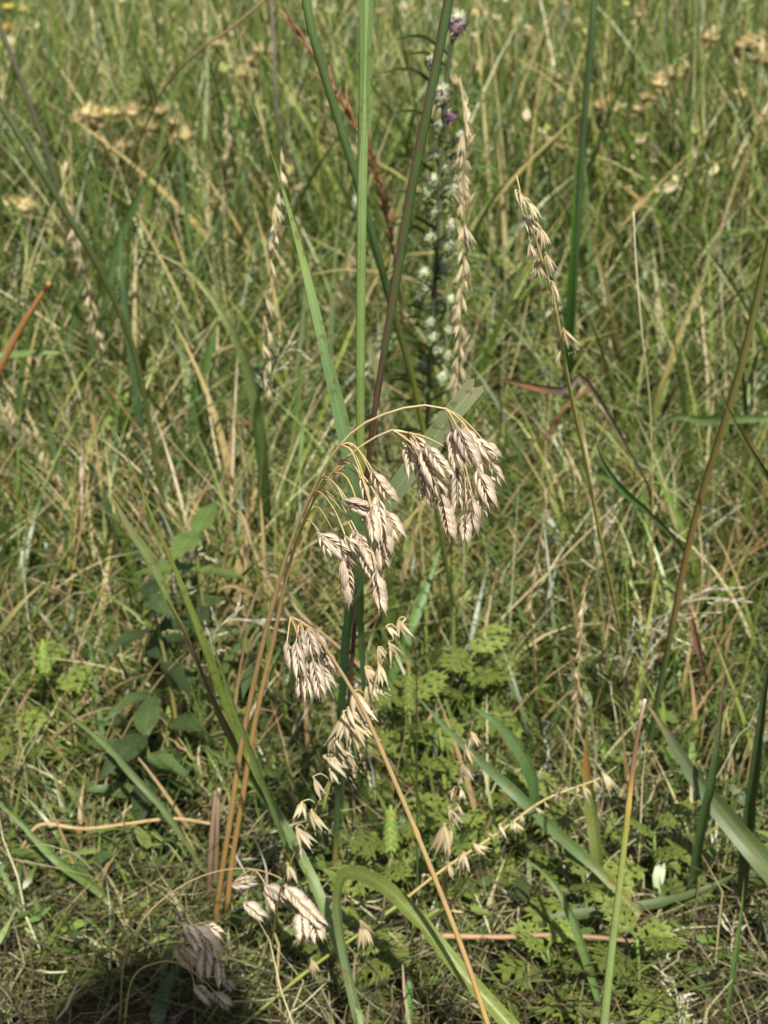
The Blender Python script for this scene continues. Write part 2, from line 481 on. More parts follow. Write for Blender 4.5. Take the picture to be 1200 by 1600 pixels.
    fill_blades('forb_leaves', 'small yellow-green leaves of herbs mixed through the far grass', 'herbs', X, Y, U(n, 0.012, 0.045), U(n, 0.005, 0.016),
                U(n, 0.4, 1.5), U(n, -0.3, 0.9), az, [lin(130, 148, 66), lin(156, 166, 76), lin(94, 118, 56), lin(196, 186, 136)], [3, 2, 2.4, 1.0], seg=4, z0=z)
    n = 8000
    X, Y, az, i, k = tufts(n, 1.8, 6.5, 7, 0.02, power=0.8)
    z = np.clip((Y - 0.8) * 0.22, 0.15, 0.55) * (0.7 + 0.45 * RNG.random(k)[i]) + 0.01 * RNG.standard_normal(n)
    fill_blades('dry_florets', 'small cream and tan dried flower bits dotted over the far meadow', 'dried flowers', X, Y, U(n, 0.008, 0.02), U(n, 0.006, 0.013),
                U(n, 0.3, 1.5), U(n, -0.3, 0.9), U(n, 0, 6.28), [lin(196, 184, 136), lin(178, 160, 114), lin(200, 190, 150), lin(166, 168, 92)], [3, 2, 1.2, 3], seg=3, z0=np.maximum(z, 0.02), mat=M_LITTER)
    n = 9000
    X, Y, az, i, k = tufts(n, 0.75, 1.6, 25, 0.02, power=0.9)
    fill_blades('ground_leaves', 'small green leaves close to the ground between the grass', 'herbs', X, Y, U(n, 0.008, 0.025), U(n, 0.003, 0.009),
                U(n, 0.6, 1.6), U(n, -0.3, 0.9), az, [lin(106, 126, 60), lin(122, 138, 66), lin(84, 104, 54)], [3, 2, 3], seg=4, z0=U(n, 0.005, 0.05))
build_fill()

# ------------------------------------------------------------------ brome: spikelets built of overlapping husks (lemmas)
def lemma_mesh(k):
    rnd = random.Random(k)
    n, m = 8, 7
    v = np.linspace(0, 1, n)
    half = np.array([0.35, 0.78, 0.98, 1.0, 0.88, 0.62, 0.30, 0.03]) * (1 + 0.08 * rnd.uniform(-1, 1))
    a = np.linspace(-1.75, 1.75, m)
    w, h = 0.185, 0.15                        # relative to a husk one unit long
    G = np.zeros((n, m, 3))
    curve = 0.05 * np.sin(v * math.pi)
    for i in range(n):
        G[i, :, 0] = v[i] - 0.03 * np.abs(np.sin(a)) * (v[i] > 0.5)
        G[i, :, 1] = half[i] * h * (np.cos(a) * 1.0) + curve[i] - 0.02
        G[i, :, 2] = half[i] * w * np.sin(a)
    c1 = np.array(HUSK); c2 = np.array(lin(172, 146, 126)); c3 = np.array(lin(232, 218, 194))
    tone = 1 + 0.1 * rnd.uniform(-1, 1)
    C = np.zeros((n, m, 3))
    for i in range(n):
        for j in range(m):
            e = abs(j - (m - 1) / 2) / ((m - 1) / 2)
            C[i, j] = (c1 * (1 - e) + c3 * e if e > 0.6 else c1 * 0.75 + c2 * 0.25) * tone
    mb = MB(); mb.grid(G, C)
    P = np.array([[0.96, 0.01, 0], [1.09, 0.012, 0], [1.27, 0.05 * rnd.uniform(-1, 1), 0.03 * rnd.uniform(-1, 1)]])
    tube(mb, P, 0.012, 0.004, [(0, c3), (1, c3)], n=4, sides=3)
    return mb.mesh('lemma', M_HUSK)
LEMMAS = [lemma_mesh(k) for k in range(5)]

def glume_mesh():
    mb = MB()
    tube(mb, [(-0.05, 0, 0), (0.4, 0, 0), (0.8, 0, 0)], 0.035, 0.012, [(0, HUSK_G), (1, HUSK)], n=5, sides=5)
    n, m = 6, 5
    for sgn in (-1, 1):
        v = np.linspace(0, 1, n); half = np.array([0.3, 0.9, 1, 0.8, 0.45, 0.03]); a = np.linspace(-1.4, 1.4, m)
        G = np.zeros((n, m, 3))
        for i in range(n):
            G[i, :, 0] = v[i] * 0.27
            G[i, :, 1] = sgn * (half[i] * 0.04 * np.cos(a) + 0.012 + 0.03 * v[i])
            G[i, :, 2] = half[i] * 0.045 * np.sin(a)
        mb.grid(G, np.array(HUSK))
    return mb.mesh('glumes', M_HUSK)
GLUME = glume_mesh()

def spikelet(t, B, T, lem=0.0088, roll=None, width=1.0, parts=True):
    B, T = Vector(B), Vector(T)
    X = T - B; L = X.length; X /= L
    view = (CAMP - B).normalized()
    Z = (view - X * view.dot(X)).normalized()
    a = random.gauss(0, 0.4) if roll is None else roll
    Z = Matrix.Rotation(a, 3, X) @ Z
    Yv = Z.cross(X)
    base = t.matrix_basis.translation
    m = Matrix((( X.x, Yv.x, Z.x, 0), (X.y, Yv.y, Z.y, 0), (X.z, Yv.z, Z.z, 0), (0, 0, 0, 1)))
    m.translation = B - base
    lem = min(lem * random.uniform(0.85, 1.15), L * 0.5)
    tone = random.choice([(1, 1, 1, 1), (1.06, 1.04, 1.0, 1), (0.88, 0.87, 0.88, 1), (0.96, 0.93, 0.90, 1), (1.12, 1.12, 1.1, 1), (0.82, 0.80, 0.80, 1)])
    sp = link('spikelet', GLUME, t, m @ Matrix.Scale(L, 4))
    room = L - lem * 0.98
    n = max(3, int(room / 0.0014) + 1)
    for i in range(n):
        f = i / (n - 1)
        s = f * room
        side = 1 if i % 2 else -1
        tilt = side * (0.25 - 0.13 * f + random.uniform(-0.035, 0.05)) * width
        k = lem * random.uniform(0.9, 1.06) * (0.88 + 0.2 * math.sin(f * 3.0 + 0.3))
        lm = Matrix.Translation((s, side * lem * 0.07 * width, random.uniform(-1, 1) * 0.0003)) @ Matrix.Rotation(tilt, 4, 'Z') @ Matrix.Rotation(random.uniform(-0.15, 0.15), 4, 'X')
        if random.random() < 0.04 and i > 1: continue              # a shed husk
        lm = lm @ Matrix.Diagonal((k, k * side * width * 1.0, k * width * random.uniform(0.95, 1.1), 1))
        link('lemma', random.choice(LEMMAS), sp, Matrix.Scale(1 / L, 4) @ lm).color = tone
    return sp

def pedicel(t, A, B, arch=0.25, r=0.0003, up=None, col=GOLD):
    A, B = Vector(A), Vector(B)
    d = (B - A).length
    mid = (A * 0.55 + B * 0.45) + Vector((0, 0, 1)) * d * arch
    mb = MB()
    tube(mb, [A, A.lerp(mid, 0.55) + Vector((0, 0, d * arch * 0.22)), mid, B.lerp(mid, 0.4) + Vector((0, 0, d * arch * 0.18)), B], r * 1.25, r, [(0, col), (1, STRAW)], n=14, sides=5)
    return child('pedicel', mb, M_STRAW, t)

def nodes(v, at_, size=0.5, sharp=0.008):
    b = np.zeros_like(v)
    for a in at_:
        b += size * np.exp(-((v - a) / sharp) ** 2)
    return b

def stem_path(pts):
    """[(x, y, Y)] -> world points, none of them sunk into the ground"""
    return [lift(at(*p), 0.03 if i else -0.01) for i, p in enumerate(pts)]

def lift(p, z):
    if p.z >= z: return p
    d = p - CAMP
    return CAMP + d * ((z - CAM_H) / d.z)

def rooted(P):
    """carry a stalk whose lowest given point is above the ground down to the ground; returns points and the share added"""
    a, b = P[0], P[1]
    if a.z < 0.05: return P, 0.0
    d = (a - b).normalized()
    if d.z < -0.45: g = a + d * (a.z / -d.z)
    else: g = a + Vector((d.x, d.y, 0)) * 0.45 * a.z; g.z = 0
    g.z = -0.005
    m = a.lerp(g, 0.5) + Vector((d.x, d.y, 0)) * 0.08 * a.z
    Lx = (a - m).length + (m - g).length
    L = sum((P[i + 1] - P[i]).length for i in range(len(P) - 1))
    return [g, m] + P, Lx / (L + Lx)

def remap(stops, v0):
    return [(0, stops[0][1])] + [(v0 + (1 - v0) * p, c) for p, c in stops] if v0 else stops

def brome(name, label, path, r0, r1, spks, nodes_at, stem_cols, group='brome grass with drooping heads', depth=0.0, lem=0.0088):
    P = stem_path(path)
    t = thing(name, label, 'grass', P[0], group)
    mb = MB()
    pts, T = tube(mb, P, r0, r1, stem_cols, n=70, sides=8, bump=lambda v: nodes(v, nodes_at, 0.35, 0.006))
    child('stem', mb, M_STRAW, t)
    for s in spks:
        (bx, by), (tx, ty), Y, anchor = s[:4]
        dY = random.uniform(-0.004, 0.004)
        B = at(bx, by, Y + dY); E = at(tx, ty, Y + dY + random.uniform(-0.004, 0.004))
        spikelet(t, B, E, lem=lem, width=(s[4] if len(s) > 4 else 1.0) * random.uniform(0.92, 1.12))
        if anchor is not None:
            A = at(*anchor) if not np.isscalar(anchor) else Vector(pts[int(anchor * 69)])
            if not np.isscalar(anchor):
                i = int(np.argmin(np.linalg.norm(pts - np.array(A), axis=1))); A = Vector(pts[i])
            pedicel(t, A, B, arch=s[5] if len(s) > 5 else 0.16)
    return t

def zz(x0, y0, k, L):
    return [((x0 + a / k, y0 + b / k), (x0 + c / k, y0 + d / k)) for a, b, c, d in L]

YB = 0.560
right = zz(600, 620, 6.0, [
    (640, 330, 705, 760), (690, 290, 885, 690), (760, 290, 870, 640), (800, 365, 975, 750), (840, 375, 1075, 640), (940, 420, 1105, 605),
    (880, 690, 1045, 1085), (955, 715, 1095, 905), (1005, 610, 1135, 855), (835, 950, 830, 1385), (770, 1110, 762, 1410), (900, 940, 948, 1170), (780, 750, 795, 1050)])
left_ = zz(600, 620, 6.0, [
    (225, 360, 265, 810), (330, 390, 400, 1060), (350, 520, 570, 990), (400, 460, 657, 805), (540, 890, 658, 1395), (560, 760, 500, 1110), (620, 500, 598, 690), (690, 690, 690, 1140), (260, 350, 480, 700)])
mid_ = zz(460, 700, 5.714, [
    (605, 270, 650, 500), (440, 460, 760, 548), (480, 485, 730, 625), (700, 205, 935, 545), (735, 430, 805, 860), (815, 560, 982, 872), (690, 560, 735, 890),
    (800, 600, 850, 1010), (770, 850, 800, 1140), (735, 1110, 790, 1500), (220, 765, 605, 1035), (240, 790, 320, 1005), (455, 785, 610, 965), (530, 755, 725, 1190), (445, 1000, 505, 1450), (565, 765, 745, 1115)])

def build_bromes():
    gc = [(0, lin(140, 104, 62)), (0.08, lin(212, 164, 96)), (0.45, lin(226, 182, 114)), (0.75, lin(220, 188, 132)), (1, STRAW)]
    A = [(334, 1470, 0.80), (340, 1410, 0.77), (358, 1290, 0.73), (378, 1160, 0.695), (405, 1030, 0.655), (437, 905, 0.62), (463, 825, 0.60), (490, 765, 0.585), (514, 720, 0.572), (540, 685, 0.565), (575, 658, 0.562), (628, 638, 0.56), (668, 633, 0.56), (700, 640, 0.56), (722, 657, 0.56)]
    sp = []
    for i, (b, e) in enumerate(right):
        sp.append((b, e, YB + [0.004, -0.004, 0.0, -0.002, 0.002, 0.004, 0.0, 0.003, 0.006, -0.002, 0.005, 0.006, 0.008][i], (700 + 1.2 * (i % 4) * 5, 640 + (i % 4) * 4, YB), 1.05, 0.08))
    for i in (3, 5, 6, 8):
        sp.append((*mid_[i], YB + 0.003 * (i % 3), (532, 692, 0.566), 1.05, 0.28))
    t = brome('brome_plant', 'golden brome stalk whose drooping head reaches farthest right, over the cut green blade', A, [(0, 0.0017), (0.45, 0.0014), (0.68, 0.00105), (0.8, 0.0006), (1, 0.00035)], 0, sp, [0.28, 0.66, 0.83], gc)
    # the second stalk
    B = [(352, 1450, 0.80), (362, 1350, 0.77), (380, 1240, 0.735), (398, 1130, 0.70), (425, 1010, 0.665), (448, 900, 0.632), (466, 840, 0.612), (490, 783, 0.595), (520, 737, 0.58), (560, 700, 0.572), (600, 676, 0.568), (628, 670, 0.565), (638, 676, 0.565)]
    sp = []
    for i, (b, e) in enumerate(left_):
        sp.append((b, e, YB + [0.006, 0.007, -0.002, -0.005, 0.0, 0.008, 0.009, 0.004, 0.002][i], (625 - (i % 3) * 7, 670, 0.565), 1.05, 0.06))
    for i in (0, 1, 2, 4, 7, 9):
        sp.append((*mid_[i], YB + [0.004, -0.003, 0.002, 0, -0.002, 0, 0, 0.005, 0, -0.003][i], (523, 735, 0.58) if i in (0, 4, 7, 9) else (487, 790, 0.597), 1.05, 0.25 if i in (1, 2) else 0.3))
    for i in (10, 11, 12, 13, 14, 15):
        sp.append((*mid_[i], YB - 0.003 + 0.002 * (i % 4), (466, 838, 0.612) if i in (10, 11, 12) else (474, 818, 0.606), 1.05, 0.12 if i in (10, 11) else 0.3))
    brome('brome_plant', 'golden brome stalk just right of its twin, head hanging in two clusters below the arch', B, [(0, 0.0017), (0.45, 0.0014), (0.68, 0.001), (0.8, 0.0006), (1, 0.00035)], 0, sp, [0.30, 0.62, 0.80], gc)
    # straw stalk leaning up from the lower right
    Cc = [(790, 1690, 0.60), (765, 1610, 0.605), (722, 1482, 0.61), (655, 1312, 0.605), (610, 1205, 0.60), (575, 1125, 0.595), (548, 1075, 0.59), (515, 1022, 0.585), (487, 985, 0.58), (465, 968, 0.58), (454, 964, 0.58)]
    cl = zz(430, 950, 5.217, [(95, 285, 152, 530), (170, 285, 212, 610), (215, 175, 245, 430), (265, 175, 345, 445), (250, 435, 270, 800), (195, 560, 205, 760), (310, 430, 392, 775), (365, 465, 503, 712), (340, 195, 425, 400), (395, 340, 505, 570), (325, 500, 350, 720)])
    sp = [(b, e, 0.577 + [0, 0, -0.003, -0.005, 0.0, 0.004, -0.003, -0.002, 0.014, 0.016, 0.006][i], (456 + (i % 4) * 6, 965 + (i % 4) * 4, 0.58) if i != 9 else (535, 1055, 0.588), 0.95, 0.05 if i != 9 else 0.1) for i, (b, e) in enumerate(cl)]
    P0 = at(790, 1690, 0.60)
    Cc = [tuple(Vector((P0.x + 0.02, P0.y + 0.04, 0.0)))] and Cc
    t = brome('brome_plant', 'pale straw brome stalk rising from the bottom edge, greyish head nodding left', Cc, [(0, 0.0014), (0.6, 0.00115), (0.85, 0.0008), (1, 0.0005)], 0, sp, [0.52, 0.7], [(0, lin(196, 156, 96)), (0.5, lin(206, 176, 118)), (1, lin(190, 162, 118))])
    # the low arching stalk, half in shadow
    D = [(184, 1660, 0.69), (188, 1580, 0.69), (195, 1500, 0.69), (225, 1435, 0.695), (275, 1390, 0.70), (330, 1364, 0.70), (385, 1357, 0.695), (430, 1368, 0.69), (455, 1386, 0.688)]
    k = 3.4286
    cl = zz(250, 1250, k, [(705, 465, 925, 695), (780, 610, 798, 780), (850, 630, 885, 785), (740, 475, 850, 660), (765, 560, 900, 640)])
    sp = [((b[0] - 8, b[1]), (e[0] - 8, e[1]), 0.655 + 0.003 * i, (448, 1380, 0.688), 1.35, 0.03) for i, (b, e) in enumerate(cl)]
    cl = zz(250, 1250, k, [(565, 455, 720, 565), (575, 470, 640, 605), (455, 545, 575, 650), (385, 455, 545, 425), (400, 470, 480, 500)])
    sp += [(b, e, 0.69 + 0.004 * i, (400, 1359, 0.695), 1.2, 0.1) for i, (b, e) in enumerate(cl)]
    brome('brome_plant', 'low arching brome stalk at the lower left, one bright head at its tip', D, 0.0007, 0.0003, sp, [0.3], [(0, lin(150, 140, 84)), (1, lin(190, 168, 116))], lem=0.0092)
    E = [(190, 1660, 0.68), (205, 1535, 0.685), (250, 1503, 0.685), (290, 1510, 0.685), (318, 1535, 0.68)]
    cl = zz(250, 1250, k, [(140, 665, 232, 835), (195, 675, 345, 850), (245, 668, 355, 735), (90, 795, 205, 925), (240, 790, 235, 980), (310, 865, 330, 1010), (185, 990, 300, 1110), (290, 1025, 392, 1135), (120, 785, 215, 870), (260, 700, 300, 880), (350, 960, 400, 1030)])
    sp = [(b, e, 0.68 + 0.004 * (i % 4), (270 + 4 * i, 1505 + 2 * i, 0.685), 1.2, 0.06) for i, (b, e) in enumerate(cl)]
    brome('brome_plant', 'grey brome head lying in the dark shadow patch at the bottom left', E, 0.0008, 0.0003, sp, [0.3], [(0, lin(150, 140, 84)), (1, lin(190, 168, 116))], lem=0.0092)
build_bromes()

# ------------------------------------------------------------------ grama: stalks with small hanging spikelets
def floret(mb, L, r, M, c1, c2):
    n, m = 6, 6
    v = np.linspace(0, 1, n); prof = np.array([0.35, 0.9, 1.0, 0.75, 0.38, 0.03])
    a = np.linspace(0, 2 * math.pi, m, endpoint=False)
    G = np.zeros((n, m, 3))
    for i in range(n):
        G[i, :, 0] = v[i] * L; G[i, :, 1] = prof[i] * r * np.cos(a) + 0.06 * L * v[i] ** 2; G[i, :, 2] = prof[i] * r * 0.75 * np.sin(a)
    G4 = np.concatenate([G, np.ones((n, m, 1))], -1) @ np.array(M).T
    mb.grid(G4[..., :3], cramp(v, [(0, c1), (0.5, c2), (1, c2)])[:, None, :], closed=True)

def grama_mesh(k):
    rnd = random.Random(100 + k)
    mb = MB()
    nf = [5, 6, 7, 4, 6, 5][k % 6]
    for i in range(nf):
        f = (i - (nf - 1) / 2)
        M = Matrix.Translation((0.12 * rnd.random(), 0, 0)) @ Matrix.Rotation(f * 0.09 + rnd.uniform(-0.06, 0.06), 4, 'Z') @ Matrix.Rotation(rnd.uniform(-0.25, 0.25), 4, 'Y')
        c = rnd.choice([lin(216, 202, 160), lin(226, 214, 178), lin(206, 188, 146), lin(186, 166, 130)])
        floret(mb, rnd.uniform(0.62, 0.9), rnd.uniform(0.042, 0.07), M, lin(196, 174, 126), c)
        if rnd.random() < 0.7:
            p = M @ Vector((0.85, 0.04, 0)); q = M @ Vector((1.02, 0.06 + 0.03 * rnd.uniform(-1, 1), rnd.uniform(-0.03, 0.03)))
            tube(mb, [p, p.lerp(q, 0.5), q], 0.008, 0.003, [(0, PALE), (1, PALE)], n=3, sides=3)
    tube(mb, [(-0.02, 0, 0), (0.06, 0.01, 0), (0.15, 0, 0)], 0.02, 0.028, [(0, STRAW), (1, STRAW)], n=4, sides=4)
    return mb.mesh('spikelet', M_GRAMA)
GRAMA = [grama_mesh(k) for k in range(6)]

def grama_spk(t, B, E, w=1.0, k=None):
    B, E = Vector(B), Vector(E)
    X = E - B; L = X.length; X /= L
    view = (CAMP - B).normalized()
    Z = (view - X * view.dot(X)).normalized()
    Z = Matrix.Rotation(random.uniform(-0.9, 0.9), 3, X) @ Z
    Yv = Z.cross(X) * random.choice((-1, 1)); Z = X.cross(Yv)
    m = Matrix(((X.x, Yv.x, Z.x, 0), (X.y, Yv.y, Z.y, 0), (X.z, Yv.z, Z.z, 0), (0, 0, 0, 1)))
    m.translation = B - t.matrix_basis.translation
    return link('spikelet', random.choice(GRAMA) if k is None else GRAMA[k], t, m @ Matrix.Diagonal((L, L * w, L * w, 1)))

def grama(label, path, r0, r1, cols, spk=None, auto=None, w=1.0, n=50, group='grama stalks with small hanging spikelets'):
    """path runs from the ground up to the tip"""
    P = stem_path(path)
    t = thing('grama_plant', label, 'grass', P[0], group)
    mb = MB()
    pts, T = tube(mb, P, r0, r1, cols, n=n, sides=6, bump=lambda v: nodes(v, [0.2, 0.45], 0.3, 0.006))
    child('stem', mb, M_STEM, t)
    if spk:
        for (b, e) in spk:
            # depth of the nearest point of the stalk
            A = np.array([[(p - CAMP).dot(Vector((1, 0, 0))), p.y] for p in map(Vector, pts)])
            pr = np.array([proj(p) for p in pts])
            i = int(np.argmin((pr[:, 0] - b[0]) ** 2 + (pr[:, 1] - b[1]) ** 2))
            Y = pts[i][1]
            B = at(b[0], b[1], Y - 0.002 + random.uniform(-0.003, 0.003)); E = at(e[0], e[1], B.y + random.uniform(-0.004, 0.002))
            grama_spk(t, B, E, w)
            S0 = Vector(pts[i]); d = (B - S0).length
            if d > 0.0012:
                m2 = MB(); mid = S0.lerp(B, 0.5) + Vector((0, 0, 0.3 * d))
                tube(m2, [S0, mid, B], 0.00025, 0.0003, [(0, STRAW), (1, STRAW)], n=6, sides=4)
                child('pedicel', m2, M_STRAW, t)
    if auto:
        t0, t1, cnt, Lw, sides = auto
        for k in range(cnt):
            f = t0 + (t1 - t0) * (k + random.uniform(-0.3, 0.3)) / max(cnt - 1, 1)
            x = min(max(f, 0), 1) * (n - 1); i = int(min(x, n - 2)); p = Vector(pts[i]).lerp(Vector(pts[i + 1]), x - i)
            tang = Vector(T[i])
            sd = random.choice(sides)
            off = Vector((1, 0, 0)) * sd * 0.3 + Vector((0, -1, 0)) * random.uniform(-0.3, 0.3)
            d = (Vector((0, 0, -1)) * 0.9 + off + (tang if tang.z > 0 else -tang) * random.uniform(-0.2, 0.1)).normalized()
            if random.random() < 0.25: d = (tang * (1 if tang.z > 0 else -1) + off).normalized()
            grama_spk(t, p + Vector((sd * 0.0006, 0, 0)), p + d * Lw * random.uniform(0.75, 1.15), w)
    return t

def proj(p):
    q = Vector(p) - CAMP
    z = q.dot(_fw)
    return (600 + F * q.x / z, 800 - F * q.dot(_up) / z)

def build_gramas():
    D = zz(430, 950, 5.217, [(1000, 95, 1095, 260), (905, 145, 995, 260), (925, 285, 1015, 430), (840, 315, 880, 450), (840, 445, 922, 650), (730, 480, 815, 620), (755, 595, 800, 795), (770, 615, 865, 770), (640, 680, 765, 910), (590, 810, 725, 1000), (610, 900, 725, 1150), (560, 840, 572, 1110), (470, 1020, 520, 1240), (540, 1135, 665, 1360), (395, 1205, 645, 1385), (500, 1120, 600, 1265), (440, 1315, 525, 1440), (305, 1375, 425, 1565)])
    D += zz(250, 1250, 3.4286, [(760, 10, 762, 115), (810, 55, 855, 175), (728, 145, 835, 280), (740, 215, 785, 315), (680, 335, 730, 450)])
    grama('sideways leaning grama stalk with plump straw spikelets beside the straw brome stem', [(415, 1530, 0.74), (425, 1470, 0.72), (438, 1395, 0.68), (455, 1345, 0.66), (490, 1270, 0.645), (520, 1208, 0.635), (545, 1150, 0.63), (575, 1083, 0.625), (600, 1028, 0.62), (622, 982, 0.618), (634, 966, 0.618)],
          0.0006, 0.00035, [(0, OLIVE), (0.4, lin(168, 150, 84)), (1, STRAW)], D, w=1.8)
    E = zz(780, 260, 4.706, [(115, 175, 200, 355), (145, 185, 215, 320), (205, 255, 305, 395), (225, 255, 310, 400), (185, 365, 255, 525), (180, 370, 275, 470), (285, 435, 312, 610), (305, 450, 362, 630), (215, 545, 268, 695), (225, 560, 240, 700), (345, 635, 390, 805), (355, 650, 370, 800), (272, 695, 318, 860), (262, 715, 258, 830), (390, 850, 455, 1045), (400, 855, 420, 1000), (470, 1190, 580, 1365), (475, 1200, 520, 1310), (455, 1345, 420, 1465)])
    grama('tall grama stalk at right, yellow-green stem topped by drooping comb-like spikelets', [(985, 1105, 1.03), (975, 1020, 0.98), (958, 930, 0.93), (940, 850, 0.88), (915, 720, 0.81), (897, 640, 0.77), (882, 565, 0.735), (868, 480, 0.71), (853, 425, 0.70), (835, 370, 0.69), (818, 320, 0.685), (811, 292, 0.682), (807, 274, 0.68)],
          [(0, 0.0009), (0.3, 0.0011), (0.7, 0.0011), (0.9, 0.0007), (1, 0.0003)], 0, [(0, lin(120, 110, 56)), (0.3, lin(168, 164, 78)), (0.75, lin(190, 178, 96)), (1, STRAW)], E, w=1.15)
    H = zz(640, 1100, 3.529, [(1060, 375, 1118, 478), (1065, 385, 1095, 480), (1020, 412, 1035, 488), (955, 450, 975, 528), (965, 455, 1000, 505), (920, 458, 932, 500), (855, 462, 885, 495), (820, 478, 800, 535), (810, 498, 845, 535), (745, 538, 760, 580), (690, 568, 745, 610), (685, 580, 715, 612), (610, 600, 628, 660), (575, 645, 600, 715), (560, 655, 568, 705), (490, 668, 525, 720), (500, 665, 520, 740), (425, 705, 475, 735), (350, 768, 425, 835), (295, 815, 275, 915), (300, 815, 300, 920), (210, 868, 255, 965), (95, 940, 55, 950)])
    H += zz(250, 1250, 3.4286, [(1072, 648, 1135, 755), (1080, 655, 1095, 810), (985, 745, 958, 840), (810, 848, 830, 945), (1195, 585, 1190, 665)])
    grama('grama stalk lying nearly level across the lower right, small spikelets spaced along its yellow-green stem', [(340, 1632, 0.68), (380, 1601, 0.69), (480, 1517, 0.705), (560, 1460, 0.715), (620, 1415, 0.725), (690, 1360, 0.74), (780, 1300, 0.755), (850, 1250, 0.77), (930, 1219, 0.785), (950, 1208, 0.79), (963, 1197, 0.79)],
          [(0, 0.0011), (0.5, 0.0009), (0.9, 0.0006), (1, 0.0002)], 0, [(0, lin(146, 156, 70)), (0.35, lin(150, 150, 70)), (0.6, lin(190, 170, 110)), (1, STRAW)], H, w=1.5)
    I = zz(640, 1100, 3.529, [(340, 155, 378, 245), (308, 235, 338, 355), (292, 322, 325, 440), (290, 325, 305, 400), (272, 398, 282, 455), (283, 465, 303, 545), (240, 470, 212, 535), (235, 472, 230, 540), (265, 555, 275, 625), (212, 568, 295, 690), (215, 575, 260, 650), (195, 660, 182, 838), (230, 688, 225, 785), (200, 768, 228, 845)])
    grama('short upright grama stalk with a crooked thread-like tip left of the level stalk', [(690, 1430, 0.78), (692, 1340, 0.76), (700, 1292, 0.755), (714, 1233, 0.75), (720, 1195, 0.745), (732, 1152, 0.74), (736, 1138, 0.74), (739, 1127, 0.74)],
          0.0006, 0.0002, [(0, OLIVE), (0.5, lin(150, 110, 84)), (1, lin(170, 140, 110))], I, w=1.6)
    G = zz(380, 180, 3.478, [(208, 195, 238, 305), (203, 298, 232, 395), (188, 415, 214, 525), (175, 485, 186, 630), (166, 585, 153, 645), (178, 648, 188, 715), (148, 685, 156, 755), (163, 715, 203, 815), (148, 785, 172, 905), (150, 925, 138, 985), (120, 985, 168, 1115), (113, 1095, 127, 1190), (138, 1165, 147, 1255), (107, 1245, 143, 1345), (150, 1335, 128, 1405), (115, 1420, 122, 1500), (140, 1480, 135, 1560)])
    grama('blurred grama stalk with single file straw spikelets left of the long green blade', [(396, 1010, 1.16), (402, 860, 1.08), (410, 700, 1.02), (412, 600, 0.99), (418, 500, 0.97), (425, 400, 0.96), (433, 310, 0.955), (440, 240, 0.95), (444, 200, 0.95)],
          0.0006, 0.0003, [(0, OLIVE), (0.5, lin(156, 150, 80)), (1, lin(150, 130, 96))], G, w=1.35)
    grama('tall upright grama spike packed with straw spikelets right of the blazing star', [(700, 1010, 1.1), (708, 800, 0.98), (715, 620, 0.91), (719, 500, 0.89), (725, 380, 0.88), (724, 280, 0.875), (727, 200, 0.87), (722, 150, 0.87), (721, 130, 0.87)],
          0.0007, 0.0003, [(0, OLIVE), (0.5, OLIVE), (1, STRAW)], auto=(0.50, 0.995, 84, 0.0125, (-1, 1)), w=1.0)
    st = [(0, OLIVE), (0.6, lin(150, 138, 88)), (1, STRAW)]
    grama('blurred pale grama spike near the left edge below the brown seed heads', [(190, 800, 1.6), (165, 600, 1.45), (140, 460, 1.38), (118, 370, 1.36), (103, 310, 1.35), (96, 258, 1.35)], 0.001, 0.0005, st, auto=(0.5, 0.98, 26, 0.016, (-1, 1)), w=1.0)
    grama('thin greenish grama spike in the lower right above the level stalk', [(870, 1400, 0.82), (885, 1280, 0.84), (893, 1190, 0.85), (901, 1100, 0.86), (905, 1030, 0.86), (911, 960, 0.86), (914, 925, 0.86)], 0.0006, 0.0003, st, auto=(0.55, 0.98, 18, 0.010, (1, 1, -1)), w=0.9)
    grama('thin dry reddish grama stalk standing between the brome heads and the tall right stalk', [(845, 1180, 1.02), (838, 1060, 1.0), (830, 950, 0.98), (838, 880, 0.97), (852, 800, 0.96), (868, 740, 0.955)], 0.0007, 0.0003, [(0, lin(150, 104, 84)), (1, STRAW)], auto=(0.45, 0.98, 16, 0.011, (-1, 1)), w=0.7)
    grama('blurred leaning grama spike left of the upright green stalk', [(470, 760, 1.75), (500, 580, 1.7), (520, 480, 1.68), (540, 420, 1.66), (553, 380, 1.66)], 0.001, 0.0005, st, auto=(0.55, 0.98, 26, 0.017, (-1, 1)), w=1.0)
    grama('blurred upright pale grama spike right of the brown seed heads at upper left', [(350, 620, 2.05), (351, 400, 1.95), (352, 280, 1.92), (355, 210, 1.91), (357, 165, 1.9)], 0.001, 0.0005, st, auto=(0.55, 0.98, 28, 0.016, (-1, 1)), w=0.9)
    grama('blurred drooping grama spike at the left edge, beside the orange stem', [(70, 860, 1.32), (90, 760, 1.28), (60, 690, 1.26), (25, 650, 1.25), (5, 610, 1.25)], 0.001, 0.0004, st, auto=(0.45, 0.98, 18, 0.014, (-1, 1)), w=0.9)
    grama('pale grama spike leaning right in the left middle distance', [(60, 790, 1.75), (85, 690, 1.62), (110, 640, 1.6), (140, 615, 1.6), (172, 600, 1.6)], 0.001, 0.0004, st, auto=(0.4, 0.98, 20, 0.014, (-1, 1)), w=0.9)
    grama('blurred pale spike leaning right near the left centre, below the leaning blade', [(200, 760, 1.85), (235, 600, 1.75), (260, 545, 1.74), (310, 530, 1.73)], 0.001, 0.0004, st, auto=(0.45, 0.98, 14, 0.015, (-1, 1)), w=0.8)
build_gramas()

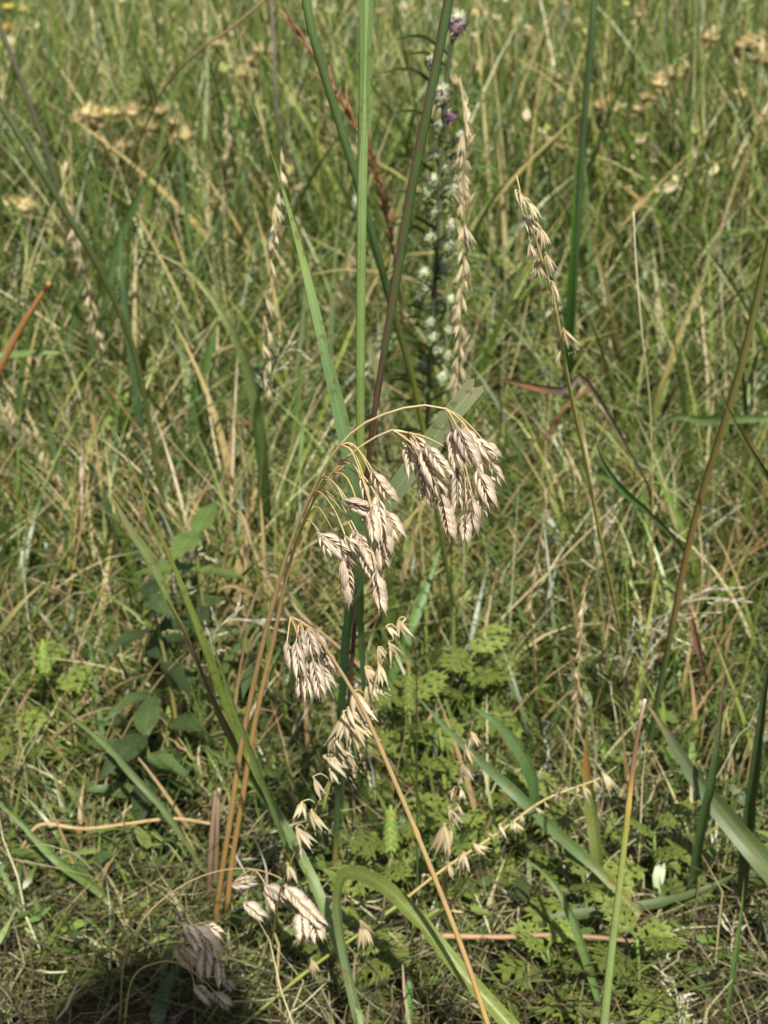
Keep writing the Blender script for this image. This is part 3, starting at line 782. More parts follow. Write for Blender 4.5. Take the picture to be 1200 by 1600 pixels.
# ------------------------------------------------------------------ single tall stalks and blades near the viewer
def stalk(name, label, path, r0, r1, cols, cat='grass', mat=None, blades=(), nds=(0.4,), squash=1.0, sides=10, group=None):
    P, v0 = rooted(stem_path(path))
    if path[-1][1] < 0:
        d = (P[-1] - P[-2]).normalized(); L = sum((P[i + 1] - P[i]).length for i in range(len(P) - 1)); ex = 0.16
        P = P + [P[-1] + d * ex * 0.5, P[-1] + d * ex + Vector((0.01, 0, -0.004))]
        k = L / (L + ex); cols = [(p * k, c) for p, c in cols]; r0 = [(0, r0), (k, r1), (1, r1 * 0.15)]; v0 *= k; nds = [q * k for q in nds]
    cols = remap(cols, v0); nds = [v0 + (1 - v0) * q for q in nds]
    t = thing(name, label, cat, P[0], group)
    mb = MB()
    tube(mb, P, r0, r1, cols, n=60, sides=sides, bump=lambda v: nodes(v, nds, 0.18, 0.006), squash=squash)
    child('stem', mb, mat or M_STEM, t)
    for b in blades:
        mb = MB(); kw = dict(b[3]) if len(b) > 3 else {}
        Q = stem_path(b[0])
        if b[0][-1][1] < 0:
            d = (Q[-1] - Q[-2]).normalized(); Q = Q + [Q[-1] + d * 0.05, Q[-1] + d * 0.12 + Vector((0.012, -0.005, 0))]
            f1 = kw['prof']; kw['prof'] = lambda v, f1=f1: f1(v) * np.clip((1 - v) * 4, 0.03, 1); kw['n'] = 40
        blade(mb, Q, b[1], b[2], **kw)
        child('leaf', mb, M_BLADE, t)
    return t

def single_blade(label, path, w, cols, name='grass_plant', group=None, **kw):
    P, v0 = rooted(stem_path(path))
    o = thing(name, label, 'grass', P[0], group)
    mb = MB()
    if v0:
        cols = remap(cols, v0)
        f0 = kw.get('prof') or (lambda v: np.minimum(1, 0.55 + 1.6 * v) * np.clip((1 - v) * 2.2, 0, 1) ** 0.75)
        kw['prof'] = lambda v: f0(np.clip((v - v0) / (1 - v0), 0, 1)) * np.clip(0.15 + 0.85 * (v / v0) ** 2, 0.15, 1)
        kw['n'] = int(kw.get('n', 28) * 1.5)
    blade(mb, P, w, cols, **kw)
    child('leaf', mb, M_BLADE, o)
    return o

def build_stalks():
    # upright green stalk right of centre and its leaves
    q = lambda v: np.minimum(1, 0.75 + 1.0 * v) * np.ones_like(v)
    stalk('tall_grass_plant', 'thick upright green stalk running up the centre to the top edge',
          [(520, 1450, 0.84), (524, 1330, 0.81), (530, 1180, 0.775), (540, 1030, 0.745), (552, 880, 0.715), (562, 720, 0.69), (563, 560, 0.675), (565, 350, 0.66), (569, 150, 0.65), (573, -40, 0.64)],
          0.00165, 0.0022, [(0, lin(190, 130, 50)), (0.06, lin(160, 130, 56)), (0.15, GRN_D), (0.45, GRN_D), (0.58, lin(140, 150, 66)), (0.7, lin(124, 148, 80)), (1, lin(140, 164, 106))], nds=(0.08,), squash=0.6,
          blades=[([(566, 420, 0.664), (567, 300, 0.657), (570, 150, 0.648), (574, -40, 0.638)], 0.0052, [(0, lin(116, 142, 76)), (1, lin(134, 164, 106))], dict(prof=lambda v: 0.45 + 0.55 * np.minimum(1, v * 2.2), fold=0.4, face=-0.2, n=20))])
    stalk('tall_grass_plant', 'slender dark purple-brown stalk with a green edge leaning right to the top edge',
          [(528, 1330, 0.86), (545, 1100, 0.80), (560, 900, 0.75), (578, 700, 0.70), (600, 545, 0.68), (640, 300, 0.66), (670, 150, 0.65), (704, -30, 0.64)],
          0.0014, 0.0013, [(0, GRN_D), (0.4, lin(92, 66, 56)), (0.8, lin(104, 82, 66)), (1, lin(92, 88, 62))], nds=(0.3,),
          blades=[([(588, 640, 0.692), (604, 545, 0.677), (645, 300, 0.657), (675, 150, 0.647), (709, -30, 0.637)], 0.0034, [(0, lin(86, 104, 62)), (1, lin(96, 124, 76))], dict(prof=lambda v: 0.5 + 0.5 * np.minimum(1, v * 3), fold=0.6, face=0.7, n=20))])
    single_blade('long smooth green blade left of the centre stalk, tapering to a thread at the top',
                 [(560, 900, 0.72), (556, 800, 0.69), (548, 725, 0.675), (532, 650, 0.665), (508, 550, 0.655), (478, 425, 0.65), (445, 305, 0.645), (415, 215, 0.64), (392, 160, 0.64), (372, 105, 0.64), (362, 85, 0.64), (375, 55, 0.64), (385, 40, 0.64)],
                 0.0074, [(0, lin(106, 134, 88)), (0.45, lin(138, 168, 110)), (0.75, lin(154, 176, 102)), (0.84, lin(130, 140, 76)), (1, lin(170, 140, 100))],
                 prof=lambda v: np.clip(0.75 + 0.6 * v, 0, 1) * np.clip((0.86 - v) * 2.0, 0.045, 1), fold=0.3, face=-0.25, n=60)
    # the cut blade behind the brome heads
    single_blade('broad pale green blade with a torn square end behind the brome heads',
                 [(527, 1260, 0.80), (533, 1120, 0.75), (544, 960, 0.70), (570, 850, 0.655), (620, 765, 0.632), (690, 668, 0.615), (742, 604, 0.605)],
                 0.0084, [(0, GRN_D), (0.5, lin(70, 104, 66)), (0.66, lin(156, 174, 120)), (0.97, lin(172, 186, 136)), (1, lin(184, 176, 140))],
                 prof=lambda v: np.where(v < 0.55, 0.45 + 0.2 * v, np.minimum(1, 0.56 + 2.4 * (v - 0.55))), fold=0.22, face=0.05, n=44, ragged=0.35)
    # green culm and folded leaf at the left
    t = stalk('tall_grass_plant', 'leaning green stalk at the left with a purple sheath and a folded spotted leaf',
          [(566, 1650, 0.66), (540, 1520, 0.69), (478, 1360, 0.735), (430, 1272, 0.738), (370, 1163, 0.718), (330, 1085, 0.69), (290, 990, 0.655), (262, 937, 0.635), (250, 905, 0.63)],
          0.0013, 0.0009, [(0, lin(110, 130, 80)), (0.42, lin(120, 92, 84)), (0.85, lin(128, 92, 88)), (0.93, lin(150, 160, 90)), (1, lin(150, 160, 90))], nds=(0.9,),
          blades=[
              ([(428, 1262, 0.735), (388, 1180, 0.715), (350, 1090, 0.682), (313, 990, 0.645), (272, 885, 0.62), (241, 815, 0.605), (208, 735, 0.595), (181, 675, 0.585)], 0.0055, [(0, lin(124, 148, 66)), (0.5, lin(158, 178, 84)), (0.85, lin(150, 160, 84)), (0.95, lin(176, 120, 64)), (1, lin(214, 200, 160))], dict(fold=0.35, face=-0.4, n=50, prof=lambda v: np.minimum(1, 0.6 + 2 * v) * np.clip((1 - v) * 1.5, 0.08, 1))),
              ([(262, 937, 0.633), (250, 905, 0.627), (232, 870, 0.62), (205, 830, 0.612), (185, 795, 0.606), (172, 770, 0.602)], 0.0044, [(0, lin(150, 166, 100)), (0.6, lin(150, 160, 104)), (1, lin(196, 180, 130))], dict(fold=0.6, face=-0.4, n=26)),
              ([(575, 1650, 0.65), (545, 1530, 0.68), (500, 1400, 0.722), (450, 1300, 0.738), (400, 1220, 0.734), (352, 1135, 0.715), (318, 1060, 0.697), (288, 1000, 0.68)], 0.0063, [(0, lin(126, 148, 86)), (0.35, lin(128, 148, 90)), (0.6, lin(112, 132, 84)), (1, lin(112, 130, 86))], dict(fold=0.35, face=-0.35, n=44)),
          ])
    single_blade('narrow green blade between the folded leaf and the golden stems',
                 [(470, 1385, 0.72), (430, 1275, 0.69), (395, 1185, 0.665), (360, 1090, 0.645), (335, 1010, 0.63), (325, 975, 0.625)], 0.0032, [(0, lin(120, 146, 86)), (0.7, lin(128, 150, 84)), (1, lin(150, 150, 90))], fold=0.5, face=0.3)
    stalk('grass_plant', 'thin dark vertical stem with a hair-fine brown tip in the lower centre',
          [(652, 1420, 0.80), (652, 1300, 0.77), (651, 1180, 0.745), (651, 1080, 0.73), (649, 1030, 0.725), (642, 985, 0.72)], 0.0008, 0.00025, [(0, GRN), (0.6, lin(70, 84, 48)), (0.8, lin(96, 74, 54)), (1, lin(110, 84, 64))], nds=())
    # bent blade at the bottom centre
    single_blade('broad bent green blade folding over and running down to the bottom right of centre',
                 [(574, 1670, 0.66), (556, 1580, 0.667), (536, 1490, 0.675), (526, 1420, 0.68), (530, 1378, 0.682), (543, 1364, 0.681), (568, 1366, 0.676), (605, 1388, 0.665), (655, 1437, 0.65), (720, 1517, 0.632), (775, 1577, 0.62), (835, 1645, 0.605)],
                 0.0082, [(0, lin(138, 150, 108)), (0.25, lin(116, 134, 90)), (0.40, lin(104, 120, 62)), (0.7, lin(132, 146, 70)), (1, lin(140, 154, 76))], prof=lambda v: np.where(v < 0.42, 0.62, np.minimum(1, 0.62 + 4 * (v - 0.42))), fold=0.55, face=0.25, n=70, wave=0.12)
    stalk('grass_plant', 'stout olive stalk standing at the lower right with a rust coloured dry tip',
          [(938, 1700, 0.62), (944, 1600, 0.63), (955, 1490, 0.635), (968, 1385, 0.64), (981, 1270, 0.645), (990, 1190, 0.65), (996, 1150, 0.65), (1003, 1112, 0.65), (1008, 1092, 0.65)], 0.0026, 0.0009,
          [(0, lin(118, 138, 84)), (0.45, lin(126, 142, 82)), (0.68, lin(144, 142, 70)), (0.74, lin(176, 152, 74)), (0.80, lin(138, 106, 74)), (0.92, lin(122, 94, 74)), (1, lin(196, 170, 140))], nds=(0.73,), squash=0.6)
    # orange stalk at right with its narrow leaf
    stalk('tall_grass_plant', 'orange-brown stalk leaning in from the right edge with a narrow curved leaf',
          [(1010, 1190, 0.97), (1030, 1080, 0.93), (1052, 970, 0.89), (1072, 868, 0.86), (1100, 760, 0.83), (1135, 650, 0.80), (1158, 572, 0.785), (1180, 480, 0.77), (1205, 370, 0.755), (1240, 220, 0.74)], 0.0022, 0.0019,
          [(0, GRN_D), (0.28, lin(100, 112, 60)), (0.34, lin(138, 116, 70)), (0.6, lin(140, 122, 70)), (0.8, lin(120, 118, 64)), (1, lin(104, 114, 62))], nds=(0.33, 0.62),
          blades=[([(1072, 866, 0.858), (1050, 838, 0.85), (1012, 800, 0.835), (975, 768, 0.82), (945, 728, 0.81), (932, 690, 0.805), (929, 650, 0.80), (925, 618, 0.80)], 0.0048, [(0, lin(72, 92, 48)), (0.6, lin(100, 134, 84)), (0.75, lin(84, 104, 66)), (0.82, lin(96, 66, 52)), (1, lin(110, 80, 60))],
                   dict(fold=0.5, face=0.5, n=40, prof=lambda v: np.clip(0.5 + v, 0, 1) * np.clip((0.82 - v) * 4, 0.1, 1)))])
    single_blade('narrow dark blade with a curling thread tip crossing the right edge', [(1290, 900, 0.86), (1245, 815, 0.82), (1200, 745, 0.79), (1165, 690, 0.78), (1138, 640, 0.775), (1127, 615, 0.77), (1128, 590, 0.77), (1140, 560, 0.77)], 0.0036, [(0, GRN_D), (0.6, lin(84, 108, 58)), (1, lin(150, 140, 90))], fold=0.5, face=0.4, n=40)
    # large dark blades at the lower right
    single_blade('widest blade at the lower right, sloping down across the right edge',
                 [(1300, 1500, 0.70), (1250, 1420, 0.73), (1200, 1355, 0.755), (1140, 1285, 0.775), (1085, 1215, 0.79), (1045, 1150, 0.80), (1022, 1115, 0.805), (1010, 1100, 0.81)], 0.0135, [(0, lin(118, 132, 80)), (0.5, lin(94, 110, 66)), (0.85, lin(92, 106, 72)), (1, lin(150, 130, 90))], fold=0.5, face=0.25, n=44, wave=0.15)
    single_blade('upright dark blade crossing behind the widest blade at the lower right',
                 [(1068, 1490, 0.82), (1082, 1380, 0.80), (1095, 1300, 0.785), (1110, 1230, 0.77), (1122, 1150, 0.765), (1130, 1070, 0.76), (1133, 1040, 0.76)], 0.0068, [(0, GRN_D), (0.4, lin(84, 112, 66)), (0.7, lin(92, 118, 72)), (1, lin(160, 120, 110))], fold=0.5, face=0.5, n=36)
    single_blade('tall dark green blade hugging the right edge near the bottom', [(1150, 1500, 0.80), (1165, 1330, 0.78), (1180, 1200, 0.76), (1195, 1080, 0.75), (1215, 980, 0.74)], 0.009, [(0, lin(170, 130, 60)), (0.3, GRN_D), (1, GRN_D)], fold=0.7, face=0.7)
    single_blade('pointed bright blade in the bottom right corner', [(1135, 1640, 0.70), (1140, 1560, 0.70), (1150, 1490, 0.70), (1158, 1430, 0.70), (1163, 1370, 0.70)], 0.0035, [(0, GRN), (1, lin(116, 148, 80))], fold=0.5, face=0.5)
    single_blade('short cut blade standing at the bottom edge right of centre', [(635, 1680, 0.70), (638, 1600, 0.71), (640, 1526, 0.71)], 0.0042, [(0, lin(90, 128, 70)), (1, lin(116, 150, 84))], prof=lambda v: np.ones_like(v), fold=0.5, face=0.3)
    # lit blades in the lower half
    single_blade('pale broad blade slanting under the small grama stalk toward the lower right', [(1000, 1430, 0.76), (935, 1360, 0.78), (868, 1300, 0.79), (800, 1235, 0.80), (735, 1175, 0.82), (680, 1120, 0.84), (650, 1085, 0.85)], 0.0072, [(0, lin(150, 140, 84)), (0.25, lin(92, 114, 64)), (0.8, lin(94, 116, 72)), (1, lin(110, 124, 80))], fold=0.3, face=0.2)
    single_blade('pointed green blade in the middle right below the fine branching seed head', [(838, 1270, 0.86), (826, 1200, 0.86), (785, 1138, 0.86), (735, 1102, 0.86)], 0.0085, [(0, lin(84, 110, 60)), (1, lin(116, 146, 90))], fold=0.35, face=0.2)
    single_blade('olive blade with an orange edge standing behind the level grama stalk', [(938, 1440, 0.78), (932, 1340, 0.79), (924, 1270, 0.80), (916, 1200, 0.80), (918, 1130, 0.80)], 0.008, [(0, lin(104, 118, 56)), (0.6, lin(122, 134, 70)), (0.8, lin(170, 120, 66)), (1, lin(110, 134, 70))], fold=0.4, face=0.3)
    single_blade('long narrow blade curving down to the bottom at lower right centre', [(946, 1600, 0.70), (925, 1530, 0.71), (895, 1440, 0.72), (868, 1385, 0.73), (835, 1352, 0.74), (808, 1338, 0.74)], 0.0052, [(0, lin(104, 132, 72)), (1, lin(110, 132, 70))], fold=0.5, face=0.3)
    single_blade('low dull green blade lying level behind the stout olive stalk', [(780, 1462, 0.755), (880, 1432, 0.76), (960, 1422, 0.765), (1040, 1408, 0.77), (1110, 1385, 0.78), (1170, 1355, 0.78)], 0.007, [(0, lin(74, 92, 52)), (1, lin(90, 106, 60))], fold=0.3, face=0.4)
    single_blade('thick green blade running down from the leaf patch toward the golden stems', [(310, 1345, 0.81), (255, 1265, 0.82), (210, 1215, 0.83), (160, 1160, 0.85), (110, 1120, 0.87), (80, 1098, 0.88)], 0.0045, [(0, lin(96, 114, 66)), (1, lin(116, 132, 78))], fold=0.4, face=0.3)
    single_blade('green blade arching across the lower left corner', [(200, 1440, 0.79), (150, 1390, 0.80), (95, 1350, 0.80), (55, 1310, 0.81), (15, 1270, 0.82), (-30, 1235, 0.83)], 0.006, [(0, lin(176, 160, 80)), (0.2, lin(104, 128, 62)), (1, lin(96, 120, 66))], fold=0.5, face=0.4)
    single_blade('bright narrow blade at the left edge low down', [(80, 1530, 0.80), (45, 1450, 0.80), (15, 1385, 0.80), (-20, 1320, 0.80)], 0.0046, [(0, lin(150, 160, 100)), (1, lin(126, 152, 96))], fold=0.4, face=0.3)
    single_blade('thin blade standing in the lower left beside dead litter', [(85, 1540, 0.82), (65, 1450, 0.82), (50, 1380, 0.82), (44, 1350, 0.82)], 0.0040, [(0, lin(150, 150, 100)), (1, lin(140, 160, 104))], fold=0.4, face=0.5)
    single_blade('blue-green blade in the shadow patch at the bottom', [(225, 1660, 0.74), (245, 1590, 0.75), (265, 1530, 0.76), (285, 1495, 0.77)], 0.009, [(0, GRN_B), (1, GRN_B)], fold=0.3, face=0.3)
    single_blade('second narrow blade rising from the bottom edge left of the level grama stalk', [(360, 1650, 0.72), (385, 1570, 0.73), (405, 1510, 0.735), (425, 1450, 0.74), (432, 1420, 0.74)], 0.0026, [(0, OLIVE), (1, lin(140, 140, 80))], fold=0.4, face=0.3)
    # blurred blades and stalks behind
    b = [
        ('blurred arching blade left of the grama stalk, bending over at its top', [(420, 900, 1.25), (408, 700, 1.15), (390, 590, 1.12), (355, 505, 1.1), (315, 445, 1.1), (270, 405, 1.1), (215, 390, 1.1)], 0.0105, [(0, GRN_D), (0.4, lin(104, 134, 72)), (1, lin(160, 168, 110))]),
        ('upright blurred blade leaning right below the brown seed heads', [(165, 470, 1.5), (185, 380, 1.48), (215, 310, 1.46), (245, 255, 1.45), (265, 230, 1.45)], 0.010, [(0, lin(110, 140, 84)), (1, lin(120, 148, 80))]),
        ('blurred blue-green blade right of the slanting stalk at left', [(225, 760, 1.4), (212, 600, 1.35), (198, 500, 1.33), (190, 420, 1.32), (188, 350, 1.32)], 0.0085, [(0, lin(80, 110, 70)), (1, lin(100, 130, 92))]),
        ('dark blurred blade crossing from the left edge toward the dark-leaved plant', [(290, 890, 1.12), (200, 855, 1.14), (130, 700, 1.3), (80, 650, 1.35)], 0.006, [(0, GRN_D), (1, GRN_D)]),
        ('deep green upright blade right of the comb-like grama head', [(885, 700, 1.45), (888, 560, 1.38), (892, 450, 1.34), (897, 330, 1.32), (899, 240, 1.32)], 0.0088, [(0, GRN_D), (0.5, lin(56, 96, 40)), (1, lin(84, 124, 44))]),
        ('tall pale blade at the top right leaning right', [(1010, 400, 2.3), (1060, 220, 2.2), (1105, 110, 2.15), (1150, 20, 2.1), (1170, -30, 2.1)], 0.019, [(0, lin(120, 146, 84)), (1, lin(150, 166, 112))]),
        ('level bright blade at the right edge beneath the seed heads', [(1000, 400, 1.9), (1060, 378, 1.85), (1130, 365, 1.8), (1240, 350, 1.78)], 0.010, [(0, GRN), (1, lin(120, 148, 76))]),
        ('level pale blade at the right edge beside the orange stalk', [(1040, 660, 1.28), (1100, 658, 1.25), (1170, 654, 1.22), (1260, 655, 1.2)], 0.0085, [(0, lin(120, 144, 84)), (1, lin(128, 150, 90))]),
        ('level blade entering at the left edge', [(-60, 560, 1.2), (0, 556, 1.2), (60, 551, 1.2), (110, 552, 1.2)], 0.0062, [(0, GRN), (1, lin(120, 142, 74))]),
        ('blade slanting left below the brome heads', [(600, 1090, 1.0), (635, 1000, 1.05), (665, 920, 1.08), (690, 850, 1.1)], 0.009, [(0, lin(90, 124, 62)), (1, lin(120, 152, 84))]),
        ('long dull blade crossing level behind the hanging brome heads', [(500, 1075, 1.12), (640, 960, 1.14), (760, 930, 1.15), (870, 905, 1.16)], 0.0065, [(0, lin(96, 120, 60)), (1, lin(140, 146, 80))]),
        ('blurred blade in the right middle rising left of the orange stalk', [(1075, 870, 1.25), (1055, 800, 1.24), (1035, 740, 1.23), (1022, 690, 1.22)], 0.012, [(0, lin(110, 140, 72)), (1, lin(124, 152, 84))]),
        ('pointed bright blade between the long blade and the left grama stalk', [(455, 940, 1.3), (462, 830, 1.27), (470, 720, 1.25), (475, 640, 1.25)], 0.010, [(0, lin(90, 124, 56)), (1, lin(130, 160, 76))]),
        ('blade slanting up left of the golden stems in the middle', [(330, 760, 1.4), (300, 660, 1.38), (325, 560, 1.36), (345, 480, 1.35)], 0.010, [(0, lin(84, 116, 62)), (1, lin(110, 140, 76))]),
    ]
    for i, (lab, path, w, cols) in enumerate(b):
        single_blade(lab, path, w, cols, fold=0.4, face=0.35 * (-1) ** i, n=26, group='blurred grass blades behind')
    stalk('tall_grass_plant', 'blurred green stalk slanting across the upper left', [(250, 760, 1.18), (215, 570, 1.12), (165, 440, 1.08), (105, 335, 1.05), (45, 235, 1.03), (-20, 130, 1.02)], 0.0022, 0.0022, [(0, OLIVE), (0.5, lin(98, 110, 62)), (1, lin(100, 112, 68))], nds=(0.3,))
    stalk('tall_grass_plant', 'grey blurred stalk slanting down from the top left corner', [(130, 420, 1.5), (80, 260, 1.45), (35, 130, 1.42), (-10, 20, 1.4)], 0.0026, 0.0022, [(0, lin(96, 100, 70)), (1, lin(116, 112, 92))], nds=(0.4,))
    stalk('tall_grass_plant', 'second blurred green stalk curving through the brown seed heads', [(150, 330, 1.6), (125, 240, 1.58), (95, 150, 1.56), (70, 50, 1.55), (60, -30, 1.55)], 0.0024, 0.0018, [(0, GRN), (1, lin(96, 112, 68))], nds=(0.4,))
    stalk('tall_grass_plant', 'green stalk curving up left of the rust coloured grass head', [(700, 900, 1.06), (655, 640, 0.95), (610, 470, 0.90), (560, 290, 0.87), (520, 160, 0.86), (485, 40, 0.85), (474, -30, 0.85)], 0.0015, 0.0024, [(0, OLIVE), (0.35, lin(140, 146, 56)), (0.6, GRN_D), (1, GRN)], nds=(0.3,))
    stalk('tall_grass_plant', 'dark blurred vertical stalk at the upper right', [(890, 560, 1.5), (900, 400, 1.45), (912, 200, 1.42), (925, 50, 1.4), (930, -30, 1.4)], 0.003, 0.003, [(0, GRN_D), (1, lin(80, 104, 66))], nds=(0.4,))
    stalk('dead_stalk', 'dry orange stem at the left edge', [(-30, 640, 1.2), (0, 578, 1.18), (40, 500, 1.16), (78, 440, 1.15)], 0.0026, 0.0018, [(0, lin(176, 110, 56)), (1, lin(184, 134, 84))], cat='dead stalk', mat=M_STRAW, nds=(0.5,))
    stalk('dead_stalk', 'thin pink-brown stem bending right across the top of the view left of centre', [(150, 470, 1.7), (195, 290, 1.5), (250, 150, 1.34), (312, 80, 1.26), (360, 45, 1.24), (420, -5, 1.22)], 0.0004, 0.001, [(0, lin(110, 116, 66)), (0.6, lin(130, 116, 76)), (1, lin(180, 142, 108))], cat='dead stalk', mat=M_STRAW, nds=(0.5,))
    stalk('dead_stalk', 'grey vertical dry stem above the left grama stalk', [(440, 330, 1.95), (436, 220, 1.92), (430, 120, 1.9), (424, 0, 1.9), (423, -30, 1.9)], 0.0016, 0.0018, [(0, lin(128, 110, 100)), (1, lin(128, 116, 108))], cat='dead stalk', mat=M_STRAW, nds=(0.5,))
    stalk('dead_stalk', 'brown dead stem lying level in the lower right', [(690, 1462, 0.742), (780, 1464, 0.742), (850, 1461, 0.742), (925, 1464, 0.742), (1000, 1472, 0.742)], 0.0017, 0.0014, [(0, lin(190, 150, 108)), (1, lin(150, 118, 90))], cat='dead stalk', mat=M_STRAW, nds=(0.3, 0.7))
    stalk('dead_stalk', 'pale dead stem lying level at the left below the dark-leaved plant', [(60, 1290, 0.845), (130, 1295, 0.84), (200, 1287, 0.84), (270, 1279, 0.84), (330, 1287, 0.835)], 0.0013, 0.0011, [(0, lin(196, 168, 120)), (1, lin(176, 148, 100))], cat='dead stalk', mat=M_STRAW, nds=(0.5,))
    stalk('dead_stalk', 'short white straw standing beside the golden stem bases', [(417, 1400, 0.77), (416, 1360, 0.765), (407, 1330, 0.762), (394, 1304, 0.76)], 0.0007, 0.0006, [(0, PALE), (1, PALE)], cat='dead stalk', mat=M_STRAW, nds=())
    stalk('dead_stalk', 'dead brown stub standing left of the golden stem bases', [(326, 1440, 0.83), (328, 1360, 0.80), (332, 1290, 0.79), (338, 1235, 0.785)], 0.0022, 0.0014, [(0, lin(120, 96, 70)), (1, lin(176, 148, 120))], cat='dead stalk', mat=M_STRAW, nds=(0.6,))
    stalk('dead_stalk', 'flattened dead brown stub pressed against the golden stems', [(332, 1450, 0.83), (336, 1380, 0.81), (340, 1280, 0.79), (342, 1232, 0.785)], 0.0018, 0.0012, [(0, lin(120, 96, 70)), (1, lin(190, 160, 130))], cat='dead stalk', mat=M_STRAW, nds=(0.6,))
    stalk('dead_stalk', 'thin tan straw crossing behind the head of the straw brome stalk', [(420, 900, 1.0), (470, 960, 0.98), (540, 1020, 0.97), (580, 1060, 0.96)], 0.0012, 0.001, [(0, lin(170, 146, 110)), (1, lin(150, 126, 96))], cat='dead stalk', mat=M_STRAW, nds=(0.5,))
    stalk('dead_stalk', 'tan dead stem slanting left of the golden stems in the middle', [(370, 800, 1.1), (400, 870, 1.07), (425, 920, 1.05), (470, 990, 1.03)], 0.0014, 0.0012, [(0, lin(168, 144, 106)), (1, lin(140, 120, 88))], cat='dead stalk', mat=M_STRAW, nds=(0.5,))
    stalk('dead_stalk', 'hair-thin pale stem running up the right side from the grass mat', [(1018, 960, 1.1), (1020, 820, 1.05), (1016, 640, 1.02), (1003, 520, 1.0), (993, 400, 1.0), (990, 330, 1.0)], 0.0007, 0.0005, [(0, lin(190, 140, 100)), (0.5, lin(196, 178, 120)), (1, PALE)], cat='dead stalk', mat=M_STRAW, nds=())
    stalk('dead_stalk', 'rusty blade-like dead stem slanting in the right middle distance', [(800, 760, 1.4), (850, 690, 1.36), (880, 640, 1.34), (930, 600, 1.33)], 0.003, 0.002, [(0, lin(140, 122, 84)), (0.6, lin(168, 122, 82)), (1, lin(140, 110, 78))], cat='dead stalk', mat=M_STRAW, nds=())
    single_blade('withered purple and orange leaf right of the hanging brome heads', [(925, 606, 1.02), (885, 612, 1.01), (845, 607, 1.0), (805, 598, 0.995), (778, 592, 0.99)], 0.0062, [(0, lin(96, 88, 78)), (0.4, lin(104, 84, 82)), (0.6, lin(160, 118, 80)), (1, lin(112, 90, 88))], name='withered_plant', fold=0.6, face=0.5)
    single_blade('dry pink-brown leaf sticking up at the lower right', [(1095, 1030, 1.0), (1085, 985, 0.985), (1080, 960, 0.98), (1086, 945, 0.98)], 0.006, [(0, lin(160, 116, 100)), (1, lin(190, 130, 116))], name='withered_plant', fold=0.5, face=0.4)
    single_blade('curled tan dead blade behind the folded leaf at left centre', [(440, 960, 1.08), (400, 930, 1.06), (365, 915, 1.05), (345, 920, 1.05), (340, 930, 1.05)], 0.006, [(0, lin(160, 130, 96)), (1, lin(190, 160, 120))], name='withered_plant', fold=0.4, face=0.5)
build_stalks()

# ------------------------------------------------------------------ blazing star, rust grass head, seed heads, yellow flowers
def bumpy_ball(mb, c, r, col_f, sx=1.0, sz=1.0, bristle=70, rnd=None, bl=0.3, bw=0.10):
    """a head of many small pointed scales around a core"""
    rnd = rnd or random
    n, m = 7, 10
    v = np.linspace(0.02, math.pi - 0.02, n); a = np.linspace(0, 2 * math.pi, m, endpoint=False)
    G = np.zeros((n, m, 3))
    for i in range(n):
        rr = r * 0.85 * (1 + 0.12 * np.array([rnd.uniform(-1, 1) for _ in range(m)]))
        G[i, :, 0] = c[0] + rr * sx * math.sin(v[i]) * np.cos(a); G[i, :, 1] = c[1] + rr * sx * math.sin(v[i]) * np.sin(a); G[i, :, 2] = c[2] + rr * sz * math.cos(v[i])
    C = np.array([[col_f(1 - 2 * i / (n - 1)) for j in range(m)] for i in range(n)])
    mb.grid(G, C, closed=True)
    for k in range(bristle):
        z = rnd.uniform(-1, 1); t = rnd.uniform(0, 6.283); q = math.sqrt(1 - z * z)
        d = Vector((q * math.cos(t), q * math.sin(t), z))
        p = Vector(c) + Vector((d.x * r * sx, d.y * r * sx, d.z * r * sz)) * 0.78
        e = d.cross(Vector((0.3, 0.2, 1))).normalized() * r * bw
        tip = p + (d + Vector((0, 0, 0.35))).normalized() * r * bl * rnd.uniform(0.7, 1.4)
        mb.tri([p - e, p + e, tip], [x * rnd.uniform(0.8, 1.2) for x in col_f(z)])

